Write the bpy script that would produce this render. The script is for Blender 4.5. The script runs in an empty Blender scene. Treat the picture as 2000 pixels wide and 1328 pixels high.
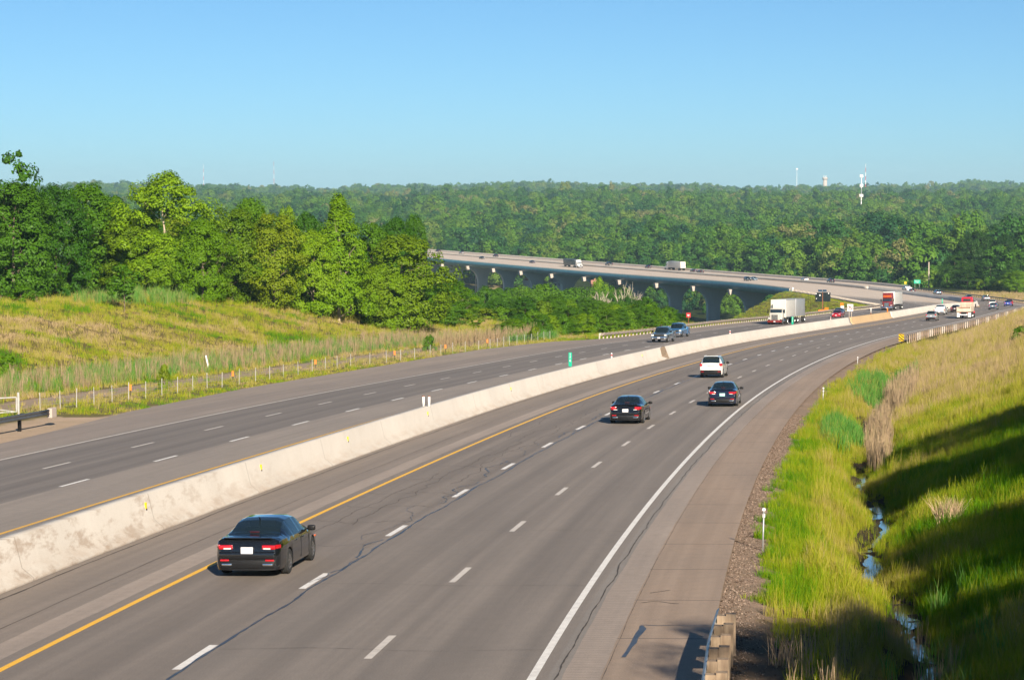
import bpy, bmesh, math, random
import numpy as np
from mathutils import Matrix, Vector
random.seed(7); RNG=np.random.default_rng(11)
SC=bpy.context.scene; COL=SC.collection
# ---------------------------------------------------------------- camera numbers and road alignment
F=4343.57; YH=381.62; CH=9.939; PIT=math.atan((664-YH)/F)
HS=[-30.,0,40,80,120,160,200,250,300,350,400,460,530,620,720,850,1000,1200,1500,1800]
HTH=[0.09079,0.11955,0.14786,0.17346,0.19776,0.22032,0.24686,0.27874,0.29978,0.31034,0.3109,0.28981,0.19312,0.02809,-0.11104,-0.23165,-0.30568,-0.39919,-0.53851,-0.67782]
HG=[-0.0357,-0.04087,-0.03738,-0.03167,-0.03738,-0.03216,-0.03386,-0.03593,-0.03255,-0.02916,-0.02376,-0.03959,-0.0452,-0.02457,-0.00448,-0.01328,-0.00444,0.00562,0.01426,0.01425]
HE=[0.0314,0.01429,0.01246,0.01267,0.01674,0.01935,0.01339,0.025,0.01137,0.02091,0.0369,0.03255,0.01816,0.03182,0.01535,0.01328,0.03347,0.03016,0.00266,0.0001]
S=np.arange(-30,1800.1,2.0)
def _sm(k):
    v=np.interp(S,HS,k); w=15; vp=np.pad(v,w,mode='edge'); c=np.cumsum(np.insert(vp,0,0)); return (c[2*w+1:]-c[:-2*w-1])/(2*w+1)
TH=_sm(HTH); GR=_sm(HG); EE=_sm(HE); i0=15
CX=np.cumsum(np.sin(TH))*2; CY=np.cumsum(np.cos(TH))*2; CZ=np.cumsum(GR)*2
CX=CX-CX[i0]-9.57972; CY=CY-CY[i0]+52.19035; CZ=CZ-CZ[i0]
def ss(a,b,x):
    t=np.clip((np.asarray(x,float)-a)/(b-a),0,1); return t*t*(3-2*t)
def cz(s): return np.interp(s,S,CZ)
def ce(s): return np.interp(s,S,EE)
def cth(s): return np.interp(s,S,TH)
def zroad(s,o): return cz(s)+ce(s)*np.clip(o,-27,19)
def P(s,o,dz=0.0):
    s=np.asarray(s,float); o=np.asarray(o,float)
    ext=np.where(s<S[0],s-S[0],0)
    th=cth(s); x=np.interp(s,S,CX)+ext*np.sin(th)+o*np.cos(th); y=np.interp(s,S,CY)+ext*np.cos(th)-o*np.sin(th)
    return np.stack([x,y,zroad(s,o)+ext*GR[0]+dz],-1)
def SO(x,y):
    x=np.asarray(x,float).ravel(); y=np.asarray(y,float).ravel(); so=np.empty((len(x),2))
    for a in range(0,len(x),20000):
        b=slice(a,a+20000); d=(x[b,None]-CX[None,::2])**2+(y[b,None]-CY[None,::2])**2; k=d.argmin(1)*2
        dx=x[b]-CX[k]; dy=y[b]-CY[k]
        so[b,0]=S[k]+dx*np.sin(TH[k])+dy*np.cos(TH[k]); so[b,1]=dx*np.cos(TH[k])-dy*np.sin(TH[k])
    return so[:,0],so[:,1]
def ray(px,py):
    u=(px-1000)/F; v=-(py-664)/F; c,s=math.cos(PIT),math.sin(PIT)
    return (u/(c+v*s),(-s+v*c)/(c+v*s))          # per metre of depth
def at(px,D): return (ray(px,500)[0]*D, D)
def ztop(px,py,D): return CH+ray(px,py)[1]*D
def ditch_c(s): return 18.9+.42*np.sin(s*.21+.5)+.24*np.sin(s*.62+1)+.10*np.sin(s*1.7)
# cross section helpers along the road
def med(s): return -4.65+7.9*ss(430,640,s)        # barrier centre line
def rsh(s): return 4.2*ss(520,760,s)               # lane shift, right carriageway
def lsh(s): return 5.0*ss(450,700,s)
def redge(s): return np.interp(s,[-60,200,240,680,760,1800],[14.35,14.45,15.2,15.6,18.6,18.6])
def ledge(s): return np.interp(s,[-60,50,62,80,111,150,188,222,240,700,745,1800],[-23.2,-23.4,-24.2,-26.0,-27.6,-28.4,-29.2,-28.6,-25.4,-25.2,-23.9,-23.9])
# ---------------------------------------------------------------- terrain
def noise2(x,y,sc,seed=0):
    r=np.random.default_rng(seed); v=0
    for k in range(5):
        a=r.uniform(0,6.28); f=(1.0+0.7*r.uniform(-1,1))/sc; v=v+np.sin((x*np.cos(a)+y*np.sin(a))*f*6.28+r.uniform(0,6.28)+1.3*np.sin((x*np.sin(a)-y*np.cos(a))*f*4+r.uniform(0,6)))
    return v/5
CREST=([-60,100,150,190,215,235,255,275,300,340,380,450,600],[4.6,4.7,5.1,5.2,4.8,3.9,2.8,1.7,0.2,-7,-14,-21,-25])
def terrain(x,y):
    x=np.asarray(x,float); shp=x.shape; x=x.ravel(); y=np.asarray(y,float).ravel()
    s,o=SO(x,y); zr=zroad(s,o)+np.where(s<S[0],(s-S[0])*GR[0],0)
    r=np.hypot(x,y)
    # natural ground: plateau - valley - far hills
    t0=-3-43*ss(240,720,y)
    far=np.interp(y,[0,1250,1500,1900,2300,2700,3000,3450,3900,4500,5200,7000,12000],[-46,-46,-34,-27,-19,-10,-8,-22,-14,7,11,6,0])
    az=np.degrees(np.arctan2(x,np.maximum(y,1)))
    far=far+np.where(y>3600,4*np.sin(az*0.55+1.0)+2.2*np.sin(az*1.7+.4)+3.0*noise2(x,y,420,33)-2*ss(-3,-9,az),0)*ss(3600,4400,y)
    far=far+np.where((y>1300)&(y<3600),9.0*noise2(x,y,900,31)+7*noise2(x,y,330,32),0)*ss(1300,1900,y)*ss(3600,3300,y)
    t0=np.where(y>1250,far,t0)
    right=ss(20,105,o)*ss(1500,1150,s)
    t0=t0*(1-right)+np.maximum(t0,np.interp(s,[0,700,900,1300],[-8,-24.5,-26,-32]))*right
    # left of the road
    c=np.interp(s,*CREST)
    tl=np.clip((-o-41)/30,0,1); up=-.25-0.25*ss(29,40,-o)+ (c+.5)*(0.62*ss(0,1,tl)+0.38*tl)
    dn=np.clip(c,-30,0)*np.clip((-o-28)/43,0,1)-0.3
    hill=zr+np.where(c>0,up,dn)
    hill=hill+ (0.35*noise2(x,y,17,3)+0.25*noise2(x,y,7,4))*ss(42,50,-o)
    w=ss(110,190,-o); w2=ss(285,335,s)
    slope=zr-0.3-np.maximum(-o-27,0)*0.5
    left=np.where(s<310,hill*(1-w)+t0*w,np.minimum(np.maximum(t0,np.maximum(hill,slope)),zr-.2))
    left=np.where(s<310,left,left)
    # right of the road
    df=1-ss(95,190,s)
    om=o-(ditch_c(s)-18.9)*ss(16.5,18,o)*ss(21.5,20,o)
    prof=np.interp(om,[14,14.5,15.2,16.6,17.6,18.25,18.6,19.2,19.6,20.4],[-.05,-.05,-.1,-.35,-.75,-1.05,-1.38,-1.38,-1.1,-.8])
    flat=np.interp(o,[14,16.2,18.5,21],[-.08,-.3,-.4,-.3])+.2*np.clip((s-330)/120,0,1)
    k=np.interp(s,[-60,60,140,240,330],[.40,.41,.42,.40,.36])
    bank=np.minimum(np.maximum(o-20.0,0),27)*k*np.interp(s,[-60,420,520,560],[1,1,.1,0])
    bank=np.where(bank>9,9+(bank-9)*.4,bank)
    rgt=zr+prof*df+flat*(1-df)+bank
    rgt=rgt+0.07*noise2(x,y,1.9,12)*ss(18,18.4,o)*ss(20,19.6,o)*df+(0.22*noise2(x,y,6,8)+0.10*noise2(x,y,2.3,9))*ss(19.4,23,o)*df + 0.06*noise2(x,y,1.7,5)*ss(15,16,o)
    rgt=np.where(o>60,rgt*(1-ss(60,200,o))+np.minimum(rgt,np.maximum(t0,-26))*ss(60,200,o),rgt)
    road=zr-0.22
    z=np.where(o<ledge(s)+.6,np.minimum(left,1e9),np.where(o>redge(s)-.25,rgt,road))
    # beyond the abutment the road is carried by the viaduct
    gap=ss(742,775,s+np.where(o<-5,0,-10))
    z=z*(1-gap)+t0*gap
    # behind the last surveyed station: plain ground
    z=np.where(y>1250,t0,z)
    return z.reshape(shp)
# ---------------------------------------------------------------- objects
def tag(o,label=None,cat=None,group=None,kind=None):
    if label: o['label']=label
    if cat: o['category']=cat
    if group: o['group']=group
    if kind: o['kind']=kind
    return o
def thing(name,label,cat,loc=(0,0,0),rot=(0,0,0),group=None):
    o=bpy.data.objects.new(name,None); COL.objects.link(o); o.location=loc; o.rotation_euler=rot; o.empty_display_size=.3
    return tag(o,label,cat,group)
def mesh_np(name,V,Fq,mats=None,smooth=False,uv=None,attrs=None,midx=None):
    me=bpy.data.meshes.new(name); V=np.asarray(V,np.float32); Fq=np.asarray(Fq,np.int32)
    n=Fq.shape[1]; me.vertices.add(len(V)); me.vertices.foreach_set('co',V.ravel())
    me.loops.add(Fq.size); me.loops.foreach_set('vertex_index',Fq.ravel())
    me.polygons.add(len(Fq)); me.polygons.foreach_set('loop_start',np.arange(len(Fq),dtype=np.int32)*n)
    if smooth: me.polygons.foreach_set('use_smooth',np.ones(len(Fq),bool))
    for m in (mats or []): me.materials.append(m)
    if midx is not None: me.polygons.foreach_set('material_index',np.asarray(midx,np.int32))
    me.update(calc_edges=True)
    if uv is not None:
        l=me.uv_layers.new(name='UVMap'); l.data.foreach_set('uv',np.asarray(uv,np.float32)[Fq.ravel()].ravel())
    for k,(ty,arr) in (attrs or {}).items():
        a=me.attributes.new(k,ty,'POINT'); arr=np.asarray(arr,np.float32)
        a.data.foreach_set('color' if ty=='FLOAT_COLOR' else 'value',arr.ravel())
    return me
def link(name,me,parent=None):
    o=bpy.data.objects.new(name,me); COL.objects.link(o)
    if parent is not None: o.parent=parent
    return o
class MB:
    def __init__(s): s.v=[]; s.f=[]
    def add(s,vs,fs):
        n=len(s.v); s.v+= [tuple(map(float,v)) for v in vs]; s.f+=[tuple(i+n for i in f) for f in fs]; return s
    def box(s,c,d,rz=0,rx=0,taper=(1,1),bev=0):
        x,y,z=[k/2 for k in d]; tx,ty=taper
        if bev>0:
            b=min(bev,x*.9,y*.9,z*.9); bm=bmesh.new(); bmesh.ops.create_cube(bm,size=1)
            for v in bm.verts: v.co=Vector((v.co.x*2*x*(tx if v.co.z>0 else 1),v.co.y*2*y*(ty if v.co.z>0 else 1),v.co.z*2*z))
            bmesh.ops.bevel(bm,geom=bm.edges[:],offset=b,segments=2,affect='EDGES',profile=.6)
            bm.verts.index_update(); vs=[v.co.copy() for v in bm.verts]; fs=[[v.index for v in f.verts] for f in bm.faces]; bm.free()
        else:
            vs=[Vector((a*x*(tx if e>0 else 1),b_*y*(ty if e>0 else 1),e*z)) for e in (-1,1) for b_ in (-1,1) for a in (-1,1)]
            fs=[(0,2,3,1),(4,5,7,6),(0,1,5,4),(2,6,7,3),(0,4,6,2),(1,3,7,5)]
        R=Matrix.Rotation(rz,3,'Z')@Matrix.Rotation(rx,3,'X')
        return s.add([Vector(c)+R@v for v in vs],fs)
    def tube(s,p,q,r,r2=None,n=8,cap=True):
        p,q=Vector(p),Vector(q); r2=r if r2 is None else r2; d=(q-p).normalized()
        a=d.orthogonal().normalized(); b=d.cross(a); vs=[]
        for c,rr in ((p,r),(q,r2)):
            for k in range(n):
                t=2*math.pi*k/n; vs.append(c+a*math.cos(t)*rr+b*math.sin(t)*rr)
        fs=[(k,(k+1)%n,n+(k+1)%n,n+k) for k in range(n)]
        if cap: fs+=[tuple(range(n-1,-1,-1)),tuple(range(n,2*n))]
        return s.add(vs,fs)
    def lathe(s,prof,c=(0,0,0),axis='X',n=24):
        vs=[];m=len(prof)
        for k in range(n):
            t=2*math.pi*k/n
            for (a,r) in prof:
                v=(a,r*math.cos(t),r*math.sin(t)) if axis=='X' else (r*math.cos(t),r*math.sin(t),a)
                vs.append((v[0]+c[0],v[1]+c[1],v[2]+c[2]))
        fs=[(k*m+i,k*m+i+1,((k+1)%n)*m+i+1,((k+1)%n)*m+i) for k in range(n) for i in range(m-1)]
        return s.add(vs,fs)
    def quad(s,a,b,c,d): return s.add([a,b,c,d],[(0,1,2,3)])
    def poly(s,pts): return s.add(pts,[tuple(range(len(pts)))])
    def build(s,name,mat,parent=None,smooth=False,angle=None):
        me=bpy.data.meshes.new(name); me.from_pydata(s.v,[],s.f); me.materials.append(mat)
        bm=bmesh.new(); bm.from_mesh(me); bmesh.ops.recalc_face_normals(bm,faces=bm.faces[:])
        if angle is not None:
            for f in bm.faces: f.smooth=True
            for e in bm.edges:
                if len(e.link_faces)==2 and e.calc_face_angle(0)>math.radians(angle): e.smooth=False
        elif smooth:
            for f in bm.faces: f.smooth=True
        bm.to_mesh(me); bm.free()
        return link(name,me,parent)
def children(o): return [c for c in bpy.data.objects if c.parent==o]
KIDS={}
def kids(o):
    if o.name not in KIDS: KIDS[o.name]=children(o)
    return KIDS[o.name]
def dup(root,label,loc,rot=(0,0,0),scale=None,group=None,cat=None,swap=None):
    def cp(o,parent):
        c=o.copy(); COL.objects.link(c)
        if parent is not None: c.parent=parent
        if swap and c.type=='MESH' and c.data.materials and c.data.materials[0].name in swap:
            key=(o.data.name,swap[c.data.materials[0].name].name)
            if key not in SWAPPED:
                m=c.data.copy(); m.materials[0]=swap[o.data.materials[0].name]; SWAPPED[key]=m
            c.data=SWAPPED[key]
        for k in kids(o): cp(k,c)
        return c
    r=cp(root,None); r.location=loc; r.rotation_euler=rot
    if scale is not None: r.scale=scale
    tag(r,label,cat,group)
    if group is None and 'group' in r: del r['group']
    return r
SWAPPED={}
# ---------------------------------------------------------------- materials
class NT:
    def __init__(s,name):
        s.m=bpy.data.materials.new(name); s.m.use_nodes=True; s.t=s.m.node_tree; s.t.nodes.clear()
        s.out=s.n('ShaderNodeOutputMaterial')
    def n(s,ty,**k):
        nd=s.t.nodes.new(ty)
        for a,b in k.items(): setattr(nd,a,b)
        return nd
    def l(s,a,b): s.t.links.new(a,b)
    def val(s,sock,v):
        if hasattr(v,'links'): s.l(v,sock)
        elif isinstance(v,(tuple,list)) and len(v)==3 and sock.type=='RGBA': sock.default_value=(*v,1)
        else: sock.default_value=v
    def math(s,op,a,b=0.0,c=None,clamp=False):
        nd=s.n('ShaderNodeMath',operation=op); nd.use_clamp=clamp; s.val(nd.inputs[0],a); s.val(nd.inputs[1],b)
        if c is not None: s.val(nd.inputs[2],c)
        return nd.outputs[0]
    def mix(s,f,a,b,blend='MIX'):
        nd=s.n('ShaderNodeMix',data_type='RGBA',blend_type=blend); s.val(nd.inputs[0],f); s.val(nd.inputs[6],a); s.val(nd.inputs[7],b); return nd.outputs[2]
    def ramp(s,f,stops,interp='LINEAR'):
        nd=s.n('ShaderNodeValToRGB'); cr=nd.color_ramp; cr.interpolation=interp
        while len(cr.elements)<len(stops): cr.elements.new(.5)
        for e,(p,c) in zip(cr.elements,stops): e.position=p; e.color=(*c,1) if len(c)==3 else c
        s.l(f,nd.inputs[0]); return nd.outputs[0]
    def noise(s,vec,scale,detail=4,rough=.55,dist=0.0):
        nd=s.n('ShaderNodeTexNoise'); nd.inputs['Scale'].default_value=scale; nd.inputs['Detail'].default_value=detail; nd.inputs['Roughness'].default_value=rough; nd.inputs['Distortion'].default_value=dist
        if vec is not None: s.l(vec,nd.inputs['Vector'])
        return nd.outputs[0]
    def mapr(s,v,a,b,c=0.0,d=1.0):
        nd=s.n('ShaderNodeMapRange'); s.val(nd.inputs[0],v); 
        for i,k in enumerate((a,b,c,d)): s.val(nd.inputs[i+1],k)
        return nd.outputs[0]
    def scalevec(s,vec,sc):
        nd=s.n('ShaderNodeVectorMath',operation='MULTIPLY'); s.l(vec,nd.inputs[0]); nd.inputs[1].default_value=sc; return nd.outputs[0]
    def bump(s,h,strength=.3,dist=.02):
        nd=s.n('ShaderNodeBump'); nd.inputs['Strength'].default_value=strength; nd.inputs['Distance'].default_value=dist; s.l(h,nd.inputs['Height']); return nd.outputs[0]
    def pbr(s,col,rough=.6,metal=0.0,coat=0.0,normal=None,spec=.5,trans=None,alpha=None):
        b=s.n('ShaderNodeBsdfPrincipled'); s.val(b.inputs['Base Color'],col); s.val(b.inputs['Roughness'],rough); s.val(b.inputs['Metallic'],metal)
        b.inputs['Coat Weight'].default_value=coat; b.inputs['Coat Roughness'].default_value=.04; b.inputs['Specular IOR Level'].default_value=spec
        if normal is not None: s.l(normal,b.inputs['Normal'])
        s.l(b.outputs[0],s.out.inputs[0]); return s.m
    def pos(s): return s.n('ShaderNodeNewGeometry').outputs['Position']
    def obj(s): return s.n('ShaderNodeTexCoord').outputs['Object']
    def uv(s): return s.n('ShaderNodeUVMap',uv_map='UVMap').outputs[0]
def simple(name,col,rough=.6,metal=0.0,coat=0.0,var=.12,scale=3.0,spec=.5,bump=0):
    t=NT(name); n=t.noise(t.obj(),scale,5)
    c=t.mix(t.mapr(n,.3,.7),tuple(k*(1-var) for k in col),tuple(min(1,k*(1+var)) for k in col))
    return t.pbr(c,rough,metal,coat,spec=spec,normal=t.bump(n,bump,.02) if bump else None)
SUN_E=5.0; SKY_STR=.050; SKY_AIR=.62; SKY_DUST=.35; SKY_OZ=6.0; HAZE=0.000075; EXPO=1.0
M={}
def paint(name,col,metal=.0,rough=.14):
    M[name]=simple('paint_'+name,col,rough,metal,1.0,.05,2.0,spec=.3)
paint('black',(.006,.007,.009)); paint('navy',(.008,.013,.03)); paint('white',(.72,.72,.70)); paint('silver',(.46,.47,.46),.6); paint('gray_blue',(.10,.15,.21),.5)
paint('blue',(.05,.17,.36),.3); paint('red',(.30,.012,.02)); paint('maroon',(.16,.018,.014)); paint('bright_red',(.45,.02,.03)); paint('dark_red',(.03,.006,.008)); paint('steel_blue',(.13,.2,.26),.5)
paint('royal',(.02,.06,.3)); paint('orange_red',(.5,.075,.012)); paint('cream',(.46,.43,.38)); paint('purple',(.03,.012,.03))
def glass():
    t=NT('car_glass'); b=t.n('ShaderNodeBsdfPrincipled'); b.inputs['Base Color'].default_value=(.012,.02,.022,1); b.inputs['Roughness'].default_value=.03; b.inputs['Specular IOR Level'].default_value=1.0; b.inputs['IOR'].default_value=1.9
    tr=t.n('ShaderNodeBsdfTransparent'); tr.inputs[0].default_value=(.30,.38,.36,1); mx=t.n('ShaderNodeMixShader'); mx.inputs[0].default_value=.72
    t.l(tr.outputs[0],mx.inputs[1]); t.l(b.outputs[0],mx.inputs[2]); t.l(mx.outputs[0],t.out.inputs[0]); return t.m
M['glass']=glass()
M['glass_dark']=simple('dark_glass',(.012,.02,.024),.05,0,1.0,.1,2)
M['tyre']=simple('tyre_rubber',(.018,.018,.018),.85,var=.2); M['rim']=simple('alloy',(.5,.5,.5),.3,.9); M['rim_dark']=simple('dark_alloy',(.34,.34,.35),.25,.9)
M['chrome']=simple('chrome',(.7,.7,.7),.12,1.0,var=.03); M['trim']=simple('black_trim',(.007,.007,.008),.45,spec=.25); M['seat']=simple('seat_fabric',(.05,.055,.06),.9)
M['tail']=simple('tail_lamp',(.38,.005,.010),.12,0,1.0,.1,6); M['lamp']=simple('head_lamp',(.75,.75,.72),.1,.3,1.0,.06,6); M['plate']=simple('plate_white',(.58,.56,.58),.4,var=.05)
M['plate_green']=simple('plate_teal',(.35,.62,.55),.4,var=.1); M['amber']=simple('amber_lamp',(.6,.1,.01),.2,0,1.0)
M['steel']=simple('galvanised_steel',(.42,.43,.43),.45,.55,var=.2,scale=1.2); M['steel_rust']=simple('weathered_steel',(.33,.27,.22),.6,.3,var=.3,scale=1.5)
M['wood']=None
def wood():
    t=NT('weathered_timber'); o=t.obj(); n=t.noise(t.scalevec(o,(14,14,1.6)),1.0,6); n2=t.noise(o,1.3,3)
    c=t.mix(t.mapr(n,.3,.7),(.20,.13,.08),(.40,.30,.20)); c=t.mix(t.mapr(n2,.35,.7,0,.6),c,(.16,.12,.09)); return t.pbr(c,.85,normal=t.bump(n,.4,.01))
M['wood']=wood()
M['wood_pale']=simple('pale_timber',(.50,.43,.36),.85,var=.3,scale=4); M['steel_dark']=simple('dark_steel',(.10,.105,.11),.5,.4,var=.2); M['wood_brown']=simple('brown_timber',(.34,.25,.18),.9,var=.4,scale=1.2)
M['fence_post']=simple('fence_post_paint',(.38,.37,.35),.6,var=.15); M['white_post']=simple('white_plastic',(.78,.77,.74),.5,var=.06); M['green_sign']=simple('green_reflective',(.0,.36,.22),.4,var=.08); M['sign_white']=simple('white_reflective',(.8,.78,.76),.4,var=.05)
M['sign_black']=simple('sign_black',(.01,.01,.012),.5); M['sign_red']=simple('sign_red',(.55,.02,.03),.45); M['orange']=simple('orange_reflective',(.85,.20,.01),.45,var=.08); M['yellow_sign']=simple('yellow_reflective',(.85,.52,.0),.4,var=.05)
M['yellow_refl']=simple('yellow_reflector',(.85,.65,.0),.35,var=.05); M['vms']=simple('message_panel_black',(.006,.013,.016),.5,var=.3,scale=8); M['solar']=simple('solar_panel',(.03,.07,.12),.15,.2,1.0)
M['trailer_white']=simple('trailer_white',(.56,.54,.50),.4,.1,var=.06,scale=.6); M['trailer_grey']=simple('trailer_grey',(.34,.35,.36),.4,.3,var=.05,scale=.6); M['trailer_black']=simple('trailer_black',(.012,.022,.028),.4)
M['dump_cream']=simple('dump_body_cream',(.50,.42,.33),.6,var=.25,scale=1.2); M['rust']=simple('rusty_steel',(.24,.085,.035),.8,var=.4,scale=1.6)
def concrete(name,base,dark,joint=None,stain=.5):
    t=NT(name); uv=t.uv() if joint else t.obj()
    o=t.obj(); big=t.noise(o,.18,5); med_=t.noise(t.scalevec(o,(1,1,.35)),1.1,6,.6); fine=t.noise(o,9,4)
    c=t.mix(t.mapr(big,.35,.7),base,tuple(k*.86 for k in base)); c=t.mix(t.mapr(med_,.5,.78,0,stain),c,dark); c=t.mix(t.mapr(fine,.3,.7,0,.16),c,tuple(k*.7 for k in base))
    if joint:
        sx=t.n('ShaderNodeSeparateXYZ'); t.l(uv,sx.inputs[0]); h=sx.outputs[0]; s=sx.outputs[1]
        fr=t.math('ABSOLUTE',t.math('SUBTRACT',t.math('FRACT',t.math('DIVIDE',s,joint)),.5))
        c=t.mix(t.mapr(fr,.0035,.001,0,.5),c,(.12,.10,.08))
        # splash dirt in the lowest part and streaks, both with ragged edges
        rag=t.noise(t.scalevec(uv,(3.0,.55,1)),1.0,6,.7)
        low=t.math('MULTIPLY',t.mapr(h,.62,.05),t.mapr(rag,.42,.66)); c=t.mix(t.math('MULTIPLY',low,.55),c,(.40,.29,.21))
        st=t.noise(t.scalevec(uv,(.35,2.6,1)),1.0,5,.65); c=t.mix(t.mapr(st,.6,.8,0,.30),c,(.50,.42,.33))
        worn=t.math('MULTIPLY',t.mapr(s,40,12),t.mapr(t.noise(t.scalevec(uv,(1.6,.5,1)),1.0,7,.7),.5,.6)); c=t.mix(t.math('MULTIPLY',worn,.65),c,(.30,.22,.16))
    return t.pbr(c,.85,normal=t.bump(fine,.25,.01))
M['barrier']=concrete('barrier_concrete',(.60,.55,.49),(.42,.37,.31),joint=12.2,stain=.3)
M['barrier_tan']=concrete('tan_barrier',(.52,.36,.19),(.40,.25,.12),joint=3.0,stain=.4)
M['deck_conc']=concrete('bridge_concrete',(.52,.47,.41),(.40,.36,.31)); M['fascia']=simple('bridge_girder_paint',(.06,.175,.22),.5,0,var=.16,scale=.35)
M['pier_conc']=concrete('pier_concrete',(.47,.51,.53),(.36,.39,.41)); M['cap_conc']=concrete('pier_cap_concrete',(.46,.39,.34),(.45,.36,.30))
def road(name,zones,lo,hi,lanes,slabs=None):
    t=NT(name); uv=t.uv(); sx=t.n('ShaderNodeSeparateXYZ'); t.l(uv,sx.inputs[0]); o,s=sx.outputs[0],sx.outputs[1]
    jit=t.math('MULTIPLY',t.math('SUBTRACT',t.noise(t.scalevec(uv,(.2,.35,1)),1,3),.5),.10)
    oj=t.math('ADD',o,jit); f=t.mapr(oj,lo,hi)
    c=t.ramp(f,[((z-lo)/(hi-lo),col) for z,col in zones],'CONSTANT')
    fine=t.noise(uv,26,3,.7); med_=t.noise(uv,2.4,5,.65); streak=t.noise(t.scalevec(uv,(2.2,.028,1)),1,5,.6); patch=t.noise(t.scalevec(uv,(.33,.07,1)),1,4)
    c=t.mix(t.mapr(streak,.32,.68,0,1),t.mix(.20,c,(.03,.028,.027)),t.mix(.16,c,(.46,.39,.33)))
    sp=t.noise(uv,9,4,.75); c=t.mix(t.mapr(sp,.55,.8,0,.35),c,(.08,.068,.058))
    c=t.mix(t.mapr(patch,.35,.7,0,.30),c,(.11,.095,.085))
    c=t.mix(t.mapr(med_,.4,.72,0,.22),c,(.10,.085,.075))
    c=t.mix(t.mapr(fine,.25,.75,0,1),t.mix(.24,c,(.0,.0,.0)),t.mix(.14,c,(.6,.56,.52)))
    # wheel tracks polished paler, oil line darker between them
    for (a,w) in lanes:
        ph=t.math('COSINE',t.math('MULTIPLY',t.math('SUBTRACT',o,a),2*math.pi/(w/2))); inl=t.math('MULTIPLY',t.mapr(t.math('ABSOLUTE',t.math('SUBTRACT',o,a)),w/2,w/2-.3),1.0)
        c=t.mix(t.math('MULTIPLY',t.math('MULTIPLY',t.mapr(ph,-1,1),inl),.24),c,(.06,.052,.047))
    if slabs:
        a,b,per=slabs; fr=t.math('ABSOLUTE',t.math('SUBTRACT',t.math('FRACT',t.math('ADD',t.math('DIVIDE',s,per),t.math('MULTIPLY',jit,.12))),.5))
        ins=t.math('MULTIPLY',t.mapr(o,a-.02,a+.02),t.mapr(o,b+.02,b-.02)); c=t.mix(t.math('MULTIPLY',t.mapr(fr,.0085,.003),t.math('MULTIPLY',ins,.75)),c,(.06,.05,.045))
        ru=t.math('MULTIPLY',t.math('MULTIPLY',t.mapr(o,11.52,11.6),t.mapr(o,12.3,12.22)),t.mapr(t.math('SINE',t.math('MULTIPLY',s,2*math.pi/.3)),-.2,.8)); c=t.mix(t.math('MULTIPLY',ru,.22),c,(.17,.13,.115))
    con=t.math('MULTIPLY',t.mapr(t.math('ADD',s,t.math('MULTIPLY',o,6.0 if lo<-10 else 0.0)),560 if lo<-10 else 735,600 if lo<-10 else 742),1.0)
    cc=t.mix(t.mapr(patch,.3,.7),(.50,.41,.335),(.56,.47,.39)); lane=t.mapr(t.noise(t.scalevec(uv,(1.2,.004,1)),1,3),.4,.65,0,.5); cc=t.mix(lane,cc,(.40,.32,.265))
    c=t.mix(con,c,cc)
    h=t.math('ADD',t.math('MULTIPLY',fine,.6),t.math('MULTIPLY',med_,.4))
    return t.pbr(c,.82,normal=t.bump(h,.35,.008),spec=.35)
A=(.222,.184,.157); A1=(.208,.168,.140); SHI=(.243,.192,.156); BAND=(.39,.31,.255); SHO=(.375,.26,.178)
M['road_r']=road('asphalt_right',[(-7,SHI),(-1.22,BAND),(-.52,A1),(3.75,A),(11.2,(.24,.212,.19)),(11.5,BAND),(12.3,SHO)],-7,17,[(1.83,3.66),(5.49,3.66),(9.15,3.66)],(12.3,15,6.1))
B=(.168,.142,.127); BL=(.30,.25,.212)
M['road_l']=road('asphalt_left',[(-32,(.33,.258,.205)),(-24.2,(.265,.21,.175)),(-21.6,(.30,.24,.20)),(-20.3,(.245,.203,.172)),(-19.7,B),(-12.5,BL),(-8.7,(.31,.262,.222)),(-6.2,(.26,.21,.178))],-32,6,[(-14.4,3.66),(-18.0,3.66)])
def marking(name,col,wear):
    t=NT(name); n=t.noise(t.pos(),3.5,6,.7); f=t.noise(t.pos(),30,3); c=t.mix(t.mapr(n,.45,.75,0,wear),col,(.24,.215,.2)); c=t.mix(t.mapr(f,.3,.7,0,.18),c,(.25,.22,.2)); return t.pbr(c,.6)
M['mark_white']=marking('road_paint_white',(.80,.77,.73),.4); M['mark_dull']=marking('road_paint_worn',(.62,.56,.50),.5); M['mark_yellow']=marking('road_paint_yellow',(.88,.47,.004),.22); M['mark_yellow_worn']=marking('road_paint_yellow_worn',(.74,.40,.02),.4)
def tar():
    t=NT('crack_sealant'); n=t.noise(t.pos(),2.0,5); return t.pbr(t.mix(t.mapr(n,.35,.7),(.028,.028,.032),(.075,.068,.066)),.42)
M['tar']=tar(); M['crack']=simple('open_crack',(.045,.036,.03),.9)
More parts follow.
